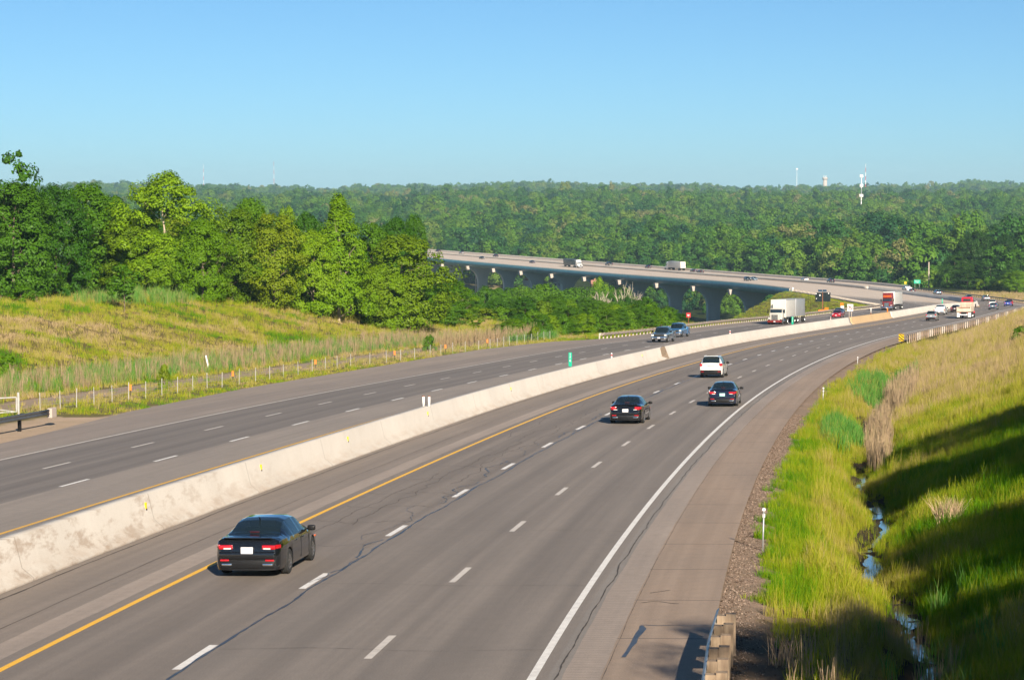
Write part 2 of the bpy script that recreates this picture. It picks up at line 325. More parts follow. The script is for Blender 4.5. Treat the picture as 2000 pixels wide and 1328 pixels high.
def leafmat(name,cols,translu=.35,inst=False):
    t=NT(name); oi=t.n('ShaderNodeObjectInfo'); at_=t.n('ShaderNodeAttribute',attribute_name='lv')
    r=t.math('ADD',t.math('MULTIPLY',oi.outputs['Random'],.75),t.math('MULTIPLY',at_.outputs['Fac'],.25))
    if inst:
        ti=t.n('ShaderNodeAttribute',attribute_name='tint',attribute_type='INSTANCER'); r=t.math('ADD',ti.outputs['Fac'],t.math('MULTIPLY',t.math('SUBTRACT',at_.outputs['Fac'],.5),.16))
    c=t.ramp(r,[(i/(len(cols)-1),k) for i,k in enumerate(cols)])
    d=t.n('ShaderNodeBsdfDiffuse'); t.l(c,d.inputs[0]); tl=t.n('ShaderNodeBsdfTranslucent'); tc=t.mix(1.0,c,(1.0,1.25,.45),'MULTIPLY'); t.l(tc,tl.inputs[0])
    g=t.n('ShaderNodeBsdfGlossy'); g.inputs['Roughness'].default_value=.45; g.inputs[0].default_value=(.5,.5,.5,1)
    m1=t.n('ShaderNodeMixShader'); m1.inputs[0].default_value=translu; t.l(d.outputs[0],m1.inputs[1]); t.l(tl.outputs[0],m1.inputs[2])
    m2=t.n('ShaderNodeMixShader'); m2.inputs[0].default_value=.012; t.l(m1.outputs[0],m2.inputs[1]); t.l(g.outputs[0],m2.inputs[2]); t.l(m2.outputs[0],t.out.inputs[0]); return t.m
M['leaf_bright']=leafmat('leaves_bright',[(.10,.21,.005),(.145,.265,.007),(.20,.315,.010)]); M['leaf_mid']=leafmat('leaves_mid',[(0.0575, 0.1495, 0.0069), (0.0897, 0.2012, 0.0092), (0.1265, 0.2415, 0.0115)])
M['leaf_dark']=leafmat('leaves_dark',[(0.0322, 0.1035, 0.0069), (0.0552, 0.1495, 0.0092), (0.0862, 0.1898, 0.0115)]); M['leaf_deep']=leafmat('leaves_deep',[(.018,.058,.008),(.030,.080,.010),(.048,.11,.012)]); M['leaf_olive']=leafmat('leaves_olive',[(0.0978, 0.184, 0.0069), (0.1495, 0.23, 0.0092), (0.207, 0.2587, 0.0115)])
M['leaf_forest']=leafmat('leaves_forest',[(.018,.072,.026),(.028,.10,.026),(.046,.135,.02),(.068,.17,.018),(.095,.205,.016),(.13,.23,.02),(.16,.22,.04),(.22,.22,.08)],.3,True)
M['bark']=simple('bark',(.17,.13,.09),.95,var=.4,scale=5); M['bark_pale']=simple('pale_bark',(.40,.32,.23),.9,var=.3,scale=5); M['deadwood']=simple('dead_wood',(.42,.36,.28),.9,var=.2,scale=3)
def grassmat(name,cols,tr=.3):
    t=NT(name); a=t.n('ShaderNodeAttribute',attribute_name='tint',attribute_type='INSTANCER'); lv=t.n('ShaderNodeAttribute',attribute_name='lv')
    r=t.math('ADD',a.outputs['Fac'],t.math('MULTIPLY',t.math('SUBTRACT',lv.outputs['Fac'],.5),.25)); c=t.ramp(r,[(i/(len(cols)-1),k) for i,k in enumerate(cols)])
    d=t.n('ShaderNodeBsdfDiffuse'); t.l(c,d.inputs[0]); tl=t.n('ShaderNodeBsdfTranslucent'); t.l(c,tl.inputs[0]); m1=t.n('ShaderNodeMixShader'); m1.inputs[0].default_value=tr
    t.l(d.outputs[0],m1.inputs[1]); t.l(tl.outputs[0],m1.inputs[2]); t.l(m1.outputs[0],t.out.inputs[0]); return t.m
# tint 0 = lush green ... 1 = dry straw
M['grass']=grassmat('grass_blades',[(.05,.17,.006),(.12,.25,.008),(.26,.31,.012),(.34,.31,.04),(.40,.32,.12),(.45,.33,.20)])
M['reed']=grassmat('reed_blades',[(.07,.22,.035),(.11,.27,.045),(.19,.27,.06),(.32,.25,.14),(.40,.29,.18),(.38,.28,.19)])
def ground():
    t=NT('ground_soil'); a=t.n('ShaderNodeAttribute',attribute_name='col'); p=t.pos(); n=t.noise(p,.35,6,.65); n2=t.noise(p,3.0,5,.7); n3=t.noise(p,16,3,.7)
    c=t.mix(t.mapr(n,.35,.68,0,.45),a.outputs['Color'],t.mix(1.0,a.outputs['Color'],(.55,.62,.5),'MULTIPLY')); c=t.mix(t.mapr(n2,.35,.7,0,.4),c,t.mix(1.0,c,(1.35,1.2,.95),'MULTIPLY')); c=t.mix(t.mapr(n3,.3,.7,0,.6),t.mix(1.0,c,(.62,.6,.58),'MULTIPLY'),c)
    return t.pbr(c,.95,normal=t.bump(n3,.5,.05),spec=.1)
M['ground']=ground()
def water():
    t=NT('ditch_water'); n=t.noise(t.pos(),5,3); return t.pbr((.012,.017,.016),.04,normal=t.bump(n,.12,.02),spec=.9)
M['water']=water()
M['stone']=grassmat('loose_stones',[(.07,.05,.038),(.16,.115,.088),(.26,.19,.15),(.40,.32,.26)],0.0)
M['gravel']=simple('gravel_stones',(.25,.2,.17),.95,var=.4,scale=30)
def sweep(name,sarr,prof,mat,parent=None,closed=True,uvh=None,off=None,smooth=False,zoff=0,caps=True):
    """sweep a cross-section [(o,z)...] along the road; off(s) shifts o"""
    sarr=np.asarray(sarr,float); n=len(prof); V=[];U=[]
    for s in sarr:
        sh=off(s) if off else 0
        for (o,z) in prof:
            V.append(P(s,o+sh,z+zoff)); U.append((z,s))
    V=np.array(V); m=len(sarr); k=n if closed else n-1
    Fq=[[i*n+j,i*n+(j+1)%n,(i+1)*n+(j+1)%n,(i+1)*n+j] for i in range(m-1) for j in range(k)]
    me=mesh_np(name,V,Fq,[mat],smooth,uv=U)
    if caps and closed:
        bm=bmesh.new(); bm.from_mesh(me); bm.verts.ensure_lookup_table()
        for a in (0,(m-1)*n):
            try: bm.faces.new([bm.verts[a+j] for j in range(n)])
            except ValueError: pass
        bmesh.ops.recalc_face_normals(bm,faces=bm.faces[:]); bm.to_mesh(me); bm.free()
    return link(name,me,parent)
def strip(name,sarr,of,oc,mat,dz=0.0,kind='structure'):
    sarr=np.asarray(sarr,float); V=[];U=[]; n=oc
    for s in sarr:
        a,b=of(s)
        for t in np.linspace(0,1,n):
            o=a+(b-a)*t; V.append(P(s,o,dz)); U.append((o,s))
    m=len(sarr); Fq=[[i*n+j,i*n+j+1,(i+1)*n+j+1,(i+1)*n+j] for i in range(m-1) for j in range(n-1)]
    return link(name,mesh_np(name,V,Fq,[mat],uv=U))
# ---------------------------------------------------------------- ground sheet
def make_ground():
    r=np.concatenate([[2,5,9,14,20,26],np.geomspace(30,9500,880)])
    a=np.radians(np.concatenate([np.linspace(-180,-40,36)[:-1],np.linspace(-40,-16,40)[:-1],np.linspace(-16,17,290)[:-1],np.linspace(17,40,40)[:-1],np.linspace(40,180,36)[:-1]]))
    R,A_=np.meshgrid(r,a,indexing='ij'); x=R*np.sin(A_); y=R*np.cos(A_); z=terrain(x,y); n=len(a)
    V=np.stack([x,y,z],-1).reshape(-1,3); V=np.vstack([V,[0,0,z[0].mean()]])
    i=np.arange(len(r)-1)[:,None]*n; j=np.arange(n)[None]; jn=(j+1)%n
    Fq=np.stack([i+j,i+n+j,i+n+jn,i+jn],-1).reshape(-1,4)
    xs,ys=V[:,0],V[:,1]; s,o=SO(xs,ys); nz=noise2(xs,ys,9,21); nz2=noise2(xs,ys,23,22); nf=noise2(xs,ys,2.2,23)
    C=np.tile([.035,.055,.014],(len(V),1))
    def put(mask,col): 
        mask=np.clip(mask,0,1)[:,None]; C[:]=C*(1-mask)+np.array(col)*mask
    R_=(o>10); near=(s<560)
    put(R_*near*1.0,(.15,.125,.045)); put(R_*near*ss(.0,.5,nz+.3*nf),(.22,.165,.075)); put(R_*near*ss(.15,.5,nz2),(.10,.12,.03))
    put(R_*near*ss(17.6,18.2,o)*ss(20,19.4,o)*(s<125),(.055,.045,.03)); put(R_*(s<215)*ss(15.6+0.35,14.9+.35,o+.5*nf),(.36,.27,.215))
    put(R_*(s<6)*ss(3,-4,s)*ss(19,16,o),(.19,.14,.10))
    Lm=(o<-20)*(s<330); put(Lm*1.0,(.17,.14,.055)); put(Lm*ss(-.1,.4,nz2),(.12,.13,.03)); put(Lm*ss(.1,.5,nz),(.25,.185,.08))
    put(Lm*ss(-27,-28,o)*ss(-35.5,-34.5,o)*(s<215),(.20,.18,.075)); put(Lm*ss(-35.5,-36.2,o+.4*nf)*ss(-40.6,-39.8,o+.4*nf)*ss(232,215,s),(.42,.33,.265)); put(Lm*ss(ledge(s)-1.7,ledge(s)-.9,o+.35*nf),(.52,.41,.32))
    put(Lm*(s<78)*ss(-31,-30,o+.3*nf),(.56,.43,.33))
    em=(o<-25)*(s>400)*(s<790); put(em*1.0,(.23,.205,.045)); put(em*ss(.0,.5,nz),(.21,.19,.06)); put(em*ss(-28.3,-27,o),(.33,.26,.19))
    eo=(o>15)*(s>470)*(s<720); put(eo*1.0,(.28,.22,.09)); put(eo*ss(20,26,o)*ss(.0,.3,nz),(.16,.19,.03))
    md=ss(1140,1165,ys)*ss(1330,1300,ys)*(xs<-6)*(xs>-70); put(md,(.36,.29,.15))
    C=np.hstack([C,np.ones((len(V),1))])
    me=mesh_np('ground',V,Fq,[M['ground']],True,attrs={'col':('FLOAT_COLOR',C)})
    tag(link('ground',me),kind='structure')
make_ground()
SRD=np.concatenate([np.arange(-60,340,2),np.arange(340,1700,4)])
tag(strip('road',SRD,lambda s:(med(s)+.2,redge(s)),40,M['road_r']),kind='structure')
tag(strip('road',SRD,lambda s:(ledge(s),med(s)-.2),40,M['road_l']),kind='structure')
# ---------------------------------------------------------------- road paint
def ribbon(mb,s0,s1,of,w,dz,step=2.0):
    ss_=np.linspace(s0,s1,max(2,int(abs(s1-s0)/step)+1)); n=len(mb.v)
    for s in ss_:
        o=of(s); mb.v+=[tuple(P(s,o-w/2,dz)),tuple(P(s,o+w/2,dz))]
    mb.f+=[(n+2*i,n+2*i+1,n+2*i+3,n+2*i+2) for i in range(len(ss_)-1)]
white,dull,yel,yelw=MB(),MB(),MB(),MB()
ribbon(white,-60,760,lambda s:10.97+rsh(s),.17,.005)
ribbon(yel,-60,700,lambda s:0+rsh(s),.17,.005)
ribbon(yelw,-60,700,lambda s:-8.86+lsh(s),.17,.005)
ribbon(dull,-60,740,lambda s:-19.85+lsh(s)*.3,.15,.005)
Ls=[-31.6,-19.4,-7.3,4.8,16.9,29.6,41.7,53.9,66.1,78.2,90.3,102.4,114.5,126.6,138.7,150.8,162.6,174.4,186.3,198.1,210,220.9,232.3,244.3,256.8,266.7,278.7,290.7,301,311.5,322]+list(np.arange(333,720,11.5))
Rs=[-30.3,-18.1,-5.9,6.2,18.4,30.6,42.8,55,67,78.9,90.7,102.4,113.7,124.9,136.7,148.5,160.9,172.7,184.6,196.5,206.9,218.9,230.3,242.3,254.3,266.8]+list(np.arange(278.5,720,11.7))
for s in Ls: ribbon(white,s,s+3.1,lambda q:3.64+rsh(q),.19,.005)
for s in Rs: ribbon(dull,s,s+3.1,lambda q:7.32+rsh(q),.17,.005)
for s in np.arange(-15,700,11.95): ribbon(white,s,s+3.3,lambda q:-12.52+lsh(q)*.75,.17,.005)
for s in np.arange(-6.2,700,11.75): ribbon(dull,s,s+3.3,lambda q:-16.2+lsh(q)*.5,.16,.005)
for b,m in ((white,'mark_white'),(dull,'mark_dull'),(yel,'mark_yellow'),(yelw,'mark_yellow_worn')): tag(b.build('road_marking',M[m]),kind='structure')
# ---------------------------------------------------------------- sealed and open cracks
def crack(mb,pts,w0,w1,dz=.006,seed=0):
    rg=random.Random(seed); n=len(mb.v); ph=rg.uniform(0,9)
    for i,(s,o) in enumerate(pts):
        q=pts[min(i+1,len(pts)-1)]; p=pts[max(i-1,0)]; d=Vector((q[1]-p[1],q[0]-p[0])); d=d.normalized() if d.length>0 else Vector((0,1)); nn=Vector((d.y,-d.x))
        w=(w0+(w1-w0)*rg.random())/2
        mb.v+=[tuple(P(s-nn.y*w,o-nn.x*w,dz)),tuple(P(s+nn.y*w,o+nn.x*w,dz))]
    mb.f+=[(n+2*i,n+2*i+1,n+2*i+3,n+2*i+2) for i in range(len(pts)-1)]
tarb,opn=MB(),MB()
def wander(s0,s1,o0,amp,step,seed,drift=0):
    rg=random.Random(seed); o=o0; out=[]; v=0; s=s0
    while s<s1:
        v=v*.6+rg.uniform(-amp,amp); o+=v; o+=(o0+drift*(s-s0)-o)*.22; out.append((s,o)); s+=step*rg.uniform(.6,1.4)
    return out
crack(tarb,wander(-40,330,3.86,.028,.45,1),.03,.11,seed=2)
for k,(a,b,o,am) in enumerate([(6,16,3.55,.16),(27,36,3.5,.2),(38,47,3.45,.17),(60,66,3.55,.14),(74,90,3.5,.18),(100,122,3.5,.15),(20,70,1.9,.10),(35,95,2.6,.13),(12,40,1.2,.09),(60,110,.9,.1),(90,170,2.2,.12),(120,170,1.3,.1),(16,27,2.9,.16),(44,58,3.05,.2)]):
    crack(tarb if k<6 or k in (12,13) else opn,wander(a,b,o,am,.4,10+k),.012,.075 if k<6 else .028,seed=30+k)
for k,(s,a,b) in enumerate([(14.5,.2,3.7),(21,.1,3.8),(26,.4,3.6),(31,.1,3.7),(37,.3,3.7),(43,.2,3.7),(52,.2,3.6),(61,.1,3.6),(75,.2,3.6),(88,.1,3.7),(105,.1,3.7)]):
    crack(opn,[(s+.35*math.sin(o*2.1+k)+.12*math.sin(o*7),o) for o in np.arange(a,b,.12)],.010,.03,seed=60+k)
for k,s in enumerate([-4.5,5.9,19,34,50,69]):
    crack(opn,[(s+.15*math.sin(o*1.3+k)-.03*o,o) for o in np.arange(3.9,11,.2)],.008,.02,seed=80+k)
crack(opn,wander(-40,200,11.46,.02,.3,90),.012,.045,seed=91); crack(opn,wander(-40,160,12.36,.006,.5,92),.004,.014,seed=93); pass
crack(opn,wander(-60,300,-3.6,.02,.6,96),.03,.07,seed=97); crack(opn,wander(-60,140,-1.9,.015,.7,98),.012,.03,seed=99)
crack(tarb,[(-1.2,12.72),(-1.7,12.78),(-2.3,12.74),(-3.0,12.70),(-3.7,12.70),(-4.3,12.66),(-4.9,12.64),(-5.6,12.6)],.06,.17,seed=101); crack(tarb,[(-1.15+.05*math.sin(o*9),o) for o in np.arange(12.7,14.3,.12)],.03,.06,seed=102)
crack(opn,[(2.6+.2*math.sin(o*6),o) for o in np.arange(12.5,13.4,.1)],.02,.06,seed=103); crack(opn,[(4.3+(o-12.6)*1.2,o) for o in np.arange(12.6,13.1,.08)],.02,.05,seed=104)
tag(tarb.build('sealed_cracks',M['tar']),kind='structure'); tag(opn.build('open_cracks',M['crack']),kind='structure')
# ---------------------------------------------------------------- concrete median barrier
BW=[(.72,-.05),(.72,.08),(.40,.34),(.20,1.17),(-.20,1.17),(-.40,.34),(-.72,.08),(-.72,-.05)]
def msteps(a,b): return np.concatenate([np.arange(a,b,2.0),[b]])
def barrier(a,b,mat,label):
    return tag(sweep('median_barrier',msteps(a,b),BW,mat,off=med),label,'barrier')
barrier(-60,316,M['barrier'],'long pale concrete median barrier with mud splashes along its foot, near the big black sedan')
barrier(316.02,363,M['barrier_tan'],'short tan stretch of median wall under the no-turn sign')
barrier(363.02,742,M['barrier'],'clean concrete median wall curving away beyond the tan stretch')
# ---------------------------------------------------------------- guardrails
WB_=[(0,.42),(.05,.46),(.05,.51),(0,.56),(0,.60),(.05,.65),(.05,.70),(0,.745),(-.012,.745),(.038,.70),(.038,.65),(-.012,.60),(-.012,.56),(.038,.51),(.038,.46),(-.012,.42)]
def guardrail(label,s0,s1,of,side,mat,postmat,spacing,psize=(.15,.2),block=True,ph=.72,far=None):
    """side=+1: the beam faces +o"""
    a=P((s0+s1)/2,of((s0+s1)/2)); root=thing('guardrail',label,'guardrail')
    prof=[(side*(u),z) for u,z in WB_]
    sweep('rail',msteps(s0,s1),prof,mat,root,off=of)
    ps=list(np.arange(s0+.2,s1,spacing)); rest=MB()
    for i,s in enumerate(ps):
        mb=MB() if i<95 else rest
        o=of(s); th=-float(cth(s)); b=P(s,o-side*(.2+psize[0]/2 if block else .03+psize[0]/2),0); gz=-.5
        mb.box((b[0],b[1],b[2]+(ph+gz)/2),(psize[0],psize[1],ph-gz),rz=th)
        if block:
            c=P(s,o-side*.105,.585); mb.box(tuple(c),(.185,psize[1]*.9,.36),rz=th)
        if i<95: mb.build('post',postmat[(i*7+i//3)%len(postmat)] if isinstance(postmat,list) else postmat,root)
    if len(ps)>95: tag(rest.build('post',postmat[1] if isinstance(postmat,list) else postmat,root),kind='stuff')
    return root
guardrail('long rusty-grey guardrail on pale posts along the left shoulder, fence end to bridge',237,744,lambda s:np.interp(s,[237,262,800],[-25.9,-25.0,-24.6]),1,M['steel_rust'],M['wood_pale'],1.905)
guardrail('guardrail on pale and brown timber posts round the outside of the bend',219,742,lambda s:15.35 if s<600 else 15.6,-1,M['steel_dark'],[M['wood_pale'],M['wood_brown'],M['wood'],M['wood_brown']],2.9,(.13,.18),block=False,ph=.74)
guardrail('end of a guardrail on square timber posts beside the gravel, bottom of the view',-34,-3.6,lambda s:14.42+.02*max(0,s+8),-1,M['steel'],M['wood'],1.45,(.20,.2),ph=.80)
g=guardrail('short dark guardrail with a pale end block near the farm gate',18,70,lambda s:-27.0-.02*(s-60),1,M['steel_dark'],M['trim'],4.0,ph=.7)
b=P(70.6,-27.25); MB().box((b[0],b[1],b[2]+.52),(.28,.75,.55),rz=-.16,bev=.03).build('end_block',M['cap_conc'],g)
# ---------------------------------------------------------------- viaduct
def bridge():
    root=thing('viaduct','long road bridge on arched piers curving across the wooded valley','bridge')
    S1=np.arange(744,1640,4.0)
    def em(s): return med(s)
    # deck slabs of the two carriageways
    sweep('deck',S1,[(-23.85,-.06),(-23.85,-.55),(-22.2,-.75),(1.0,-.75),(1.0,-.06)],M['deck_conc'],root)
    sweep('deck',S1,[(4.2,-.06),(4.2,-.75),(17.2,-.75),(18.6,-.55),(18.6,-.06)],M['deck_conc'],root)
    sweep('parapet',S1,[(-23.85,-.5),(-23.85,.93),(-23.5,.93),(-23.4,-.05)],M['deck_conc'],root); sweep('parapet',S1,[(18.6,-.5),(18.6,.93),(18.25,.93),(18.15,-.05)],M['deck_conc'],root)
    sweep('fascia_panel',S1,[(-24.0,-2.0),(-24.0,.55),(-23.86,.55),(-23.86,-2.0)],M['fascia'],root)
    for o in (-22.6,-17,-11,-6): sweep('girder',S1,[(o-.3,-2.5),(o-.3,-.76),(o+.3,-.76),(o+.3,-2.5)],M['fascia'],root)
    for o in (5,9.5,13.5,17.3): sweep('girder',S1,[(o-.3,-2.5),(o-.3,-.76),(o+.3,-.76),(o+.3,-2.5)],M['fascia'],root)
    sweep('median_wall',S1,[(3.65,-.05),(3.42,.95),(3.02,.95),(2.8,-.05)],M['deck_conc'],root)
    def pier(s,oc,hw,capside):
        th=-float(cth(s)); c=P(s,oc); zt=c[2]-2.55; gx,gy=float(c[0]),float(c[1]); gz=float(terrain(np.array([gx]),np.array([gy]))[0])-2
        st=2.6; fl=7.2; t=1.15; outline=[]
        for a in np.linspace(0,math.pi/2,9):      # curved haunch on the right, then mirror
            outline.append((st+(hw-st)*(1-math.cos(a)),-1.5-fl*(1-math.sin(a))))
        right=[(st,gz-zt)]+outline+[(hw,0)]
        pts=right+[(-x,z) for x,z in right[::-1]]
        mb=MB(); R=Matrix.Rotation(th,3,'Z'); n=len(pts)
        fr=[Vector(c)+R@Vector((x,-t,0))+Vector((0,0,zt-c[2]+z)) for x,z in pts]; bk=[Vector(c)+R@Vector((x,t,0))+Vector((0,0,zt-c[2]+z)) for x,z in pts]
        h=n//2
        # faces as a strip of quads between the mirrored sides
        vs=fr+bk; fs=[]
        for i in range(h-1):
            j=n-1-i; fs+= [(i,i+1,j-1,j),(n+i,n+j,n+j-1,n+i+1)]
        fs+=[(i,n+i,n+(i+1)%n,(i+1)%n) for i in range(n)]
        mb.add(vs,fs); p=mb.build('pier',M['pier_conc'],root)
        # stub added past the deck edge so the cap end catches the sun
        if capside:
            e=Vector(c)+R@Vector((-hw-.85,0,0)); cb=MB()
            pr=[(-.85,0),(.85,0),(.85,-1.75),(-.45,-2.05)]
            q=[Vector(e)+R@Vector((x,y,0))+Vector((0,0,zt-c[2]+.35+z)) for y in (-1.3,1.3) for x,z in pr]
            cb.add(q,[(0,1,2,3),(4,7,6,5),(0,4,5,1),(1,5,6,2),(2,6,7,3),(3,7,4,0)]); cb.build('cap_sun_stub',M['cap_conc'],p)
    for s in (824,872,920,970,1018,1064,1108,1148,1186,1224,1264,1304): 
        pier(s,-15.9,7.9,True)
    # the far carriageway's piers, two bays on, in step with the near ones
    sg=np.arange(780,1500,1.0); pn=P(sg,-15.9); pf=P(sg,11.4); an=pn[:,0]/pn[:,1]; af=pf[:,0]/pf[:,1]
    for s in (824,872,920,970,1018,1064,1108,1148,1186,1224,1264,1304):
        t=float(np.interp(s,sg,an)); k=int(np.abs(af-t).argmin())
        if 5<k<len(sg)-5: pier(float(sg[k]),11.4,6.2,False)
    # abutment with wing wall
    for s,oa,ob in ((768,-21.5,1.0),(776,4.3,17)):
        c=P(s,(oa+ob)/2); th=-float(cth(s)); MB().box((c[0],c[1],c[2]-7.6),(ob-oa,1.6,10.2),rz=th).build('abutment',M['pier_conc'],root)
    c=P(744.2,-23.75); MB().box((c[0],c[1],c[2]+.35),(.5,1.0,1.5),rz=-float(cth(744)),bev=.05).build('parapet_end',M['sign_white'],root)
bridge()
# ---------------------------------------------------------------- wire fence and gate on the left
FP=[(83.9,-33.4),(86,-32.9),(88,-32.6),(90.6,-32.4),(93.4,-32.2),(95.8,-31.95),(98.5,-31.7),(101.5,-31.6),(104.5,-31.5),(107.8,-31.5),(110.6,-31.35),(113.6,-31.2),(118,-31.3),(122.7,-31.5),(126.7,-31.6),(130.7,-31.7),(135.6,-31.95),(140.6,-32.25),(145.6,-32.6),(150,-32.8),(154,-32.7),(158,-32.0),(162,-31.5),(166,-31.2),(170.5,-31),(176,-30.9),(180,-30.85),(184.3,-30.7),(188.7,-30.5),(193.5,-30.25),(198.5,-30.25),(203,-30.6),(207.5,-31),(212,-31.5),(217,-31.9),(221.5,-32.1),(226,-32.4),(231,-32.9),(236,-33.4),(241,-33.9)]
def gpt(s,o): p=P(s,o); return float(p[0]),float(p[1]),float(terrain(p[:1],p[1:2])[0])
def fence():
    root=thing('wire_fence','low wire fence on thin pale posts between the left shoulder and the dirt track','fence')
    pts=[gpt(*q) for q in FP]; rg=random.Random(4)
    for i,(x,y,z) in enumerate(pts):
        lx,ly=rg.uniform(-.03,.03),rg.uniform(-.03,.03); h=1.2+rg.uniform(-.06,.08)
        MB().tube((x,y,z-.2),(x+lx,y+ly,z+h),.026,n=7).build('post',M['fence_post'],root)
    w=MB()
    for a,b in zip(pts[:-1],pts[1:]):
        for h in (.15,.35,.55,.75,.95,1.1): w.tube((a[0],a[1],a[2]+h),(b[0],b[1],b[2]+h),.006,n=3,cap=False)
        d=Vector(b)-Vector(a); n=int(d.length/.4)
        for k in range(1,n):
            q=Vector(a)+d*(k/n); w.tube(q+Vector((0,0,.12)),q+Vector((0,0,1.1)),.004,n=3,cap=False)
    w.build('wire_mesh',M['steel'],root)
    gate=thing('farm_gate','pale tubular field gate with a diagonal brace at the near end of the wire fence','gate')
    a=Vector(gpt(79.2,-33.0)); b=Vector(gpt(75.5,-36.8)); g=MB(); up=Vector((0,0,1)); b.z=a.z
    for h in (.25,1.15): g.tube(a+up*h,b+up*h,.045)
    g.tube(a+up*.25,a+up*1.15,.045); g.tube(b+up*.25,b+up*1.15,.045); g.tube(a+up*.25,b+up*1.15,.04); g.build('gate_frame',M['fence_post'],gate)
    MB().tube(a-up*.2+Vector((.12,0,0)),a+up*1.45+Vector((.12,0,0)),.08).build('gate_post',M['fence_post'],gate)
    m=a.lerp(b,.55); MB().box((m.x,m.y,m.z+.95),(.08,.04,.35)).build('reflector_plate',M['yellow_refl'],gate)
fence()
# ---------------------------------------------------------------- ditch water
def ditch():
    rg=random.Random(3); sa=np.arange(-40,112,.6); V=[];Fq=[]
    for i,s in enumerate(sa):
        oc=float(ditch_c(s)); w=.30+.14*math.sin(s*.7)+.12*math.sin(s*2.3)
        z=float(zroad(s,oc)+ (s-S[0]>0)*0)-1.29
        p=P(s,oc-w);q=P(s,oc+w); zz=min(p[2],q[2])-1.345
        V+=[(p[0],p[1],zz),(q[0],q[1],zz)]
    Fq=[[2*i,2*i+1,2*i+3,2*i+2] for i in range(len(sa)-1)]
    tag(link('water',mesh_np('water',V,Fq,[M['water']],True)),kind='structure')
ditch()
def quads(cen,nrm,size,rg,aspect=.62):
    n=len(cen); nrm=nrm/np.linalg.norm(nrm,axis=1)[:,None]; r=rg.normal(size=(n,3)); a=np.cross(nrm,r); a/=np.linalg.norm(a,axis=1)[:,None]+1e-9; b=np.cross(nrm,a)
    a=a*size[:,None]*.5; b=b*size[:,None]*.5*aspect
    bend=nrm*size[:,None]*.12
    V=np.stack([cen-a-bend*.5,cen-b+bend*.3,cen+a-bend*.5,cen+b+bend*.3],1).reshape(-1,3); Fq=np.arange(4*n).reshape(-1,4); return V,Fq
def crown_mesh(name,shape,H,Wd,base,nclump,nleaf,leaf,mat,seed,clr=1.15,fill=.35):
    """crown of leaf-sized faces; H total height, Wd width, base = height of lowest leaves"""
    rg=np.random.default_rng(seed); hc=H-base; cl=[]
    lob=[(rg.uniform(0,6.28),rg.uniform(.15,.9),rg.uniform(.55,1.0),rg.uniform(.3,.5)) for _ in range(7)]
    tries=0
    while len(cl)<nclump and tries<60000:
        tries+=1; t=rg.uniform(0,1)**.9; a=rg.uniform(0,6.28)
        if shape=='round': rad=math.sqrt(max(0,1-(2*t-.85)**2/1.35)) if t<.98 else .1
        elif shape=='cone': rad=(1-t)**.8*1.02+.05
        elif shape=='oval': rad=math.sqrt(max(0,1-(2*t-1)**2))**.8
        elif shape=='tall': rad=(.62+.38*math.sin(3.14*min(1,t*1.1)))*(1 if t<.72 else math.sqrt(max(0,1-((t-.72)/.285)**2)))
        elif shape=='bush': rad=math.sqrt(max(0,1-t*t))
        else: rad=1
        m=1+.22*math.sin(3*a+seed)+.16*math.sin(7*t+2*a+seed*2)+.10*math.sin(5*a-9*t)
        rr=(rg.uniform(fill,1)**.5)*rad*m
        cl.append((math.cos(a)*rr*Wd/2,math.sin(a)*rr*Wd/2,base+t*hc,a,rad))
    C=[];N=[];Sz=[];L=[]
    for (x,y,z,a,rad) in cl:
        k=int(nleaf/nclump*rg.uniform(.6,1.4))+1; cr=clr*rg.uniform(.65,1.4)*(.75+.25*rad)
        u=rg.normal(size=(k,3)); u/=np.linalg.norm(u,axis=1)[:,None]; d=u*(rg.uniform(.35,1,k)**.6)[:,None]*cr*np.array([1,1,.72]); d[:,2]-=.12*cr*(u[:,0]**2+u[:,1]**2)
        c=np.array([x,y,z])+d; out=np.array([x,y,(z-base-hc*.35)*.6]); out=out/(np.linalg.norm(out)+.3)
        C.append(c); N.append(u*.9+out*.7+np.array([0,0,.35])+rg.normal(size=(k,3))*.38); Sz.append(leaf*rg.uniform(.6,1.35,k)); L.append(np.full(k,rg.uniform(0,1))*.65+rg.uniform(0,.35,k))
    C=np.vstack(C);N=np.vstack(N);Sz=np.concatenate(Sz);L=np.concatenate(L)
    V,Fq=quads(C,N,Sz,rg); return mesh_np(name,V,Fq,[mat],False,attrs={'lv':('FLOAT',np.repeat(L,4))})
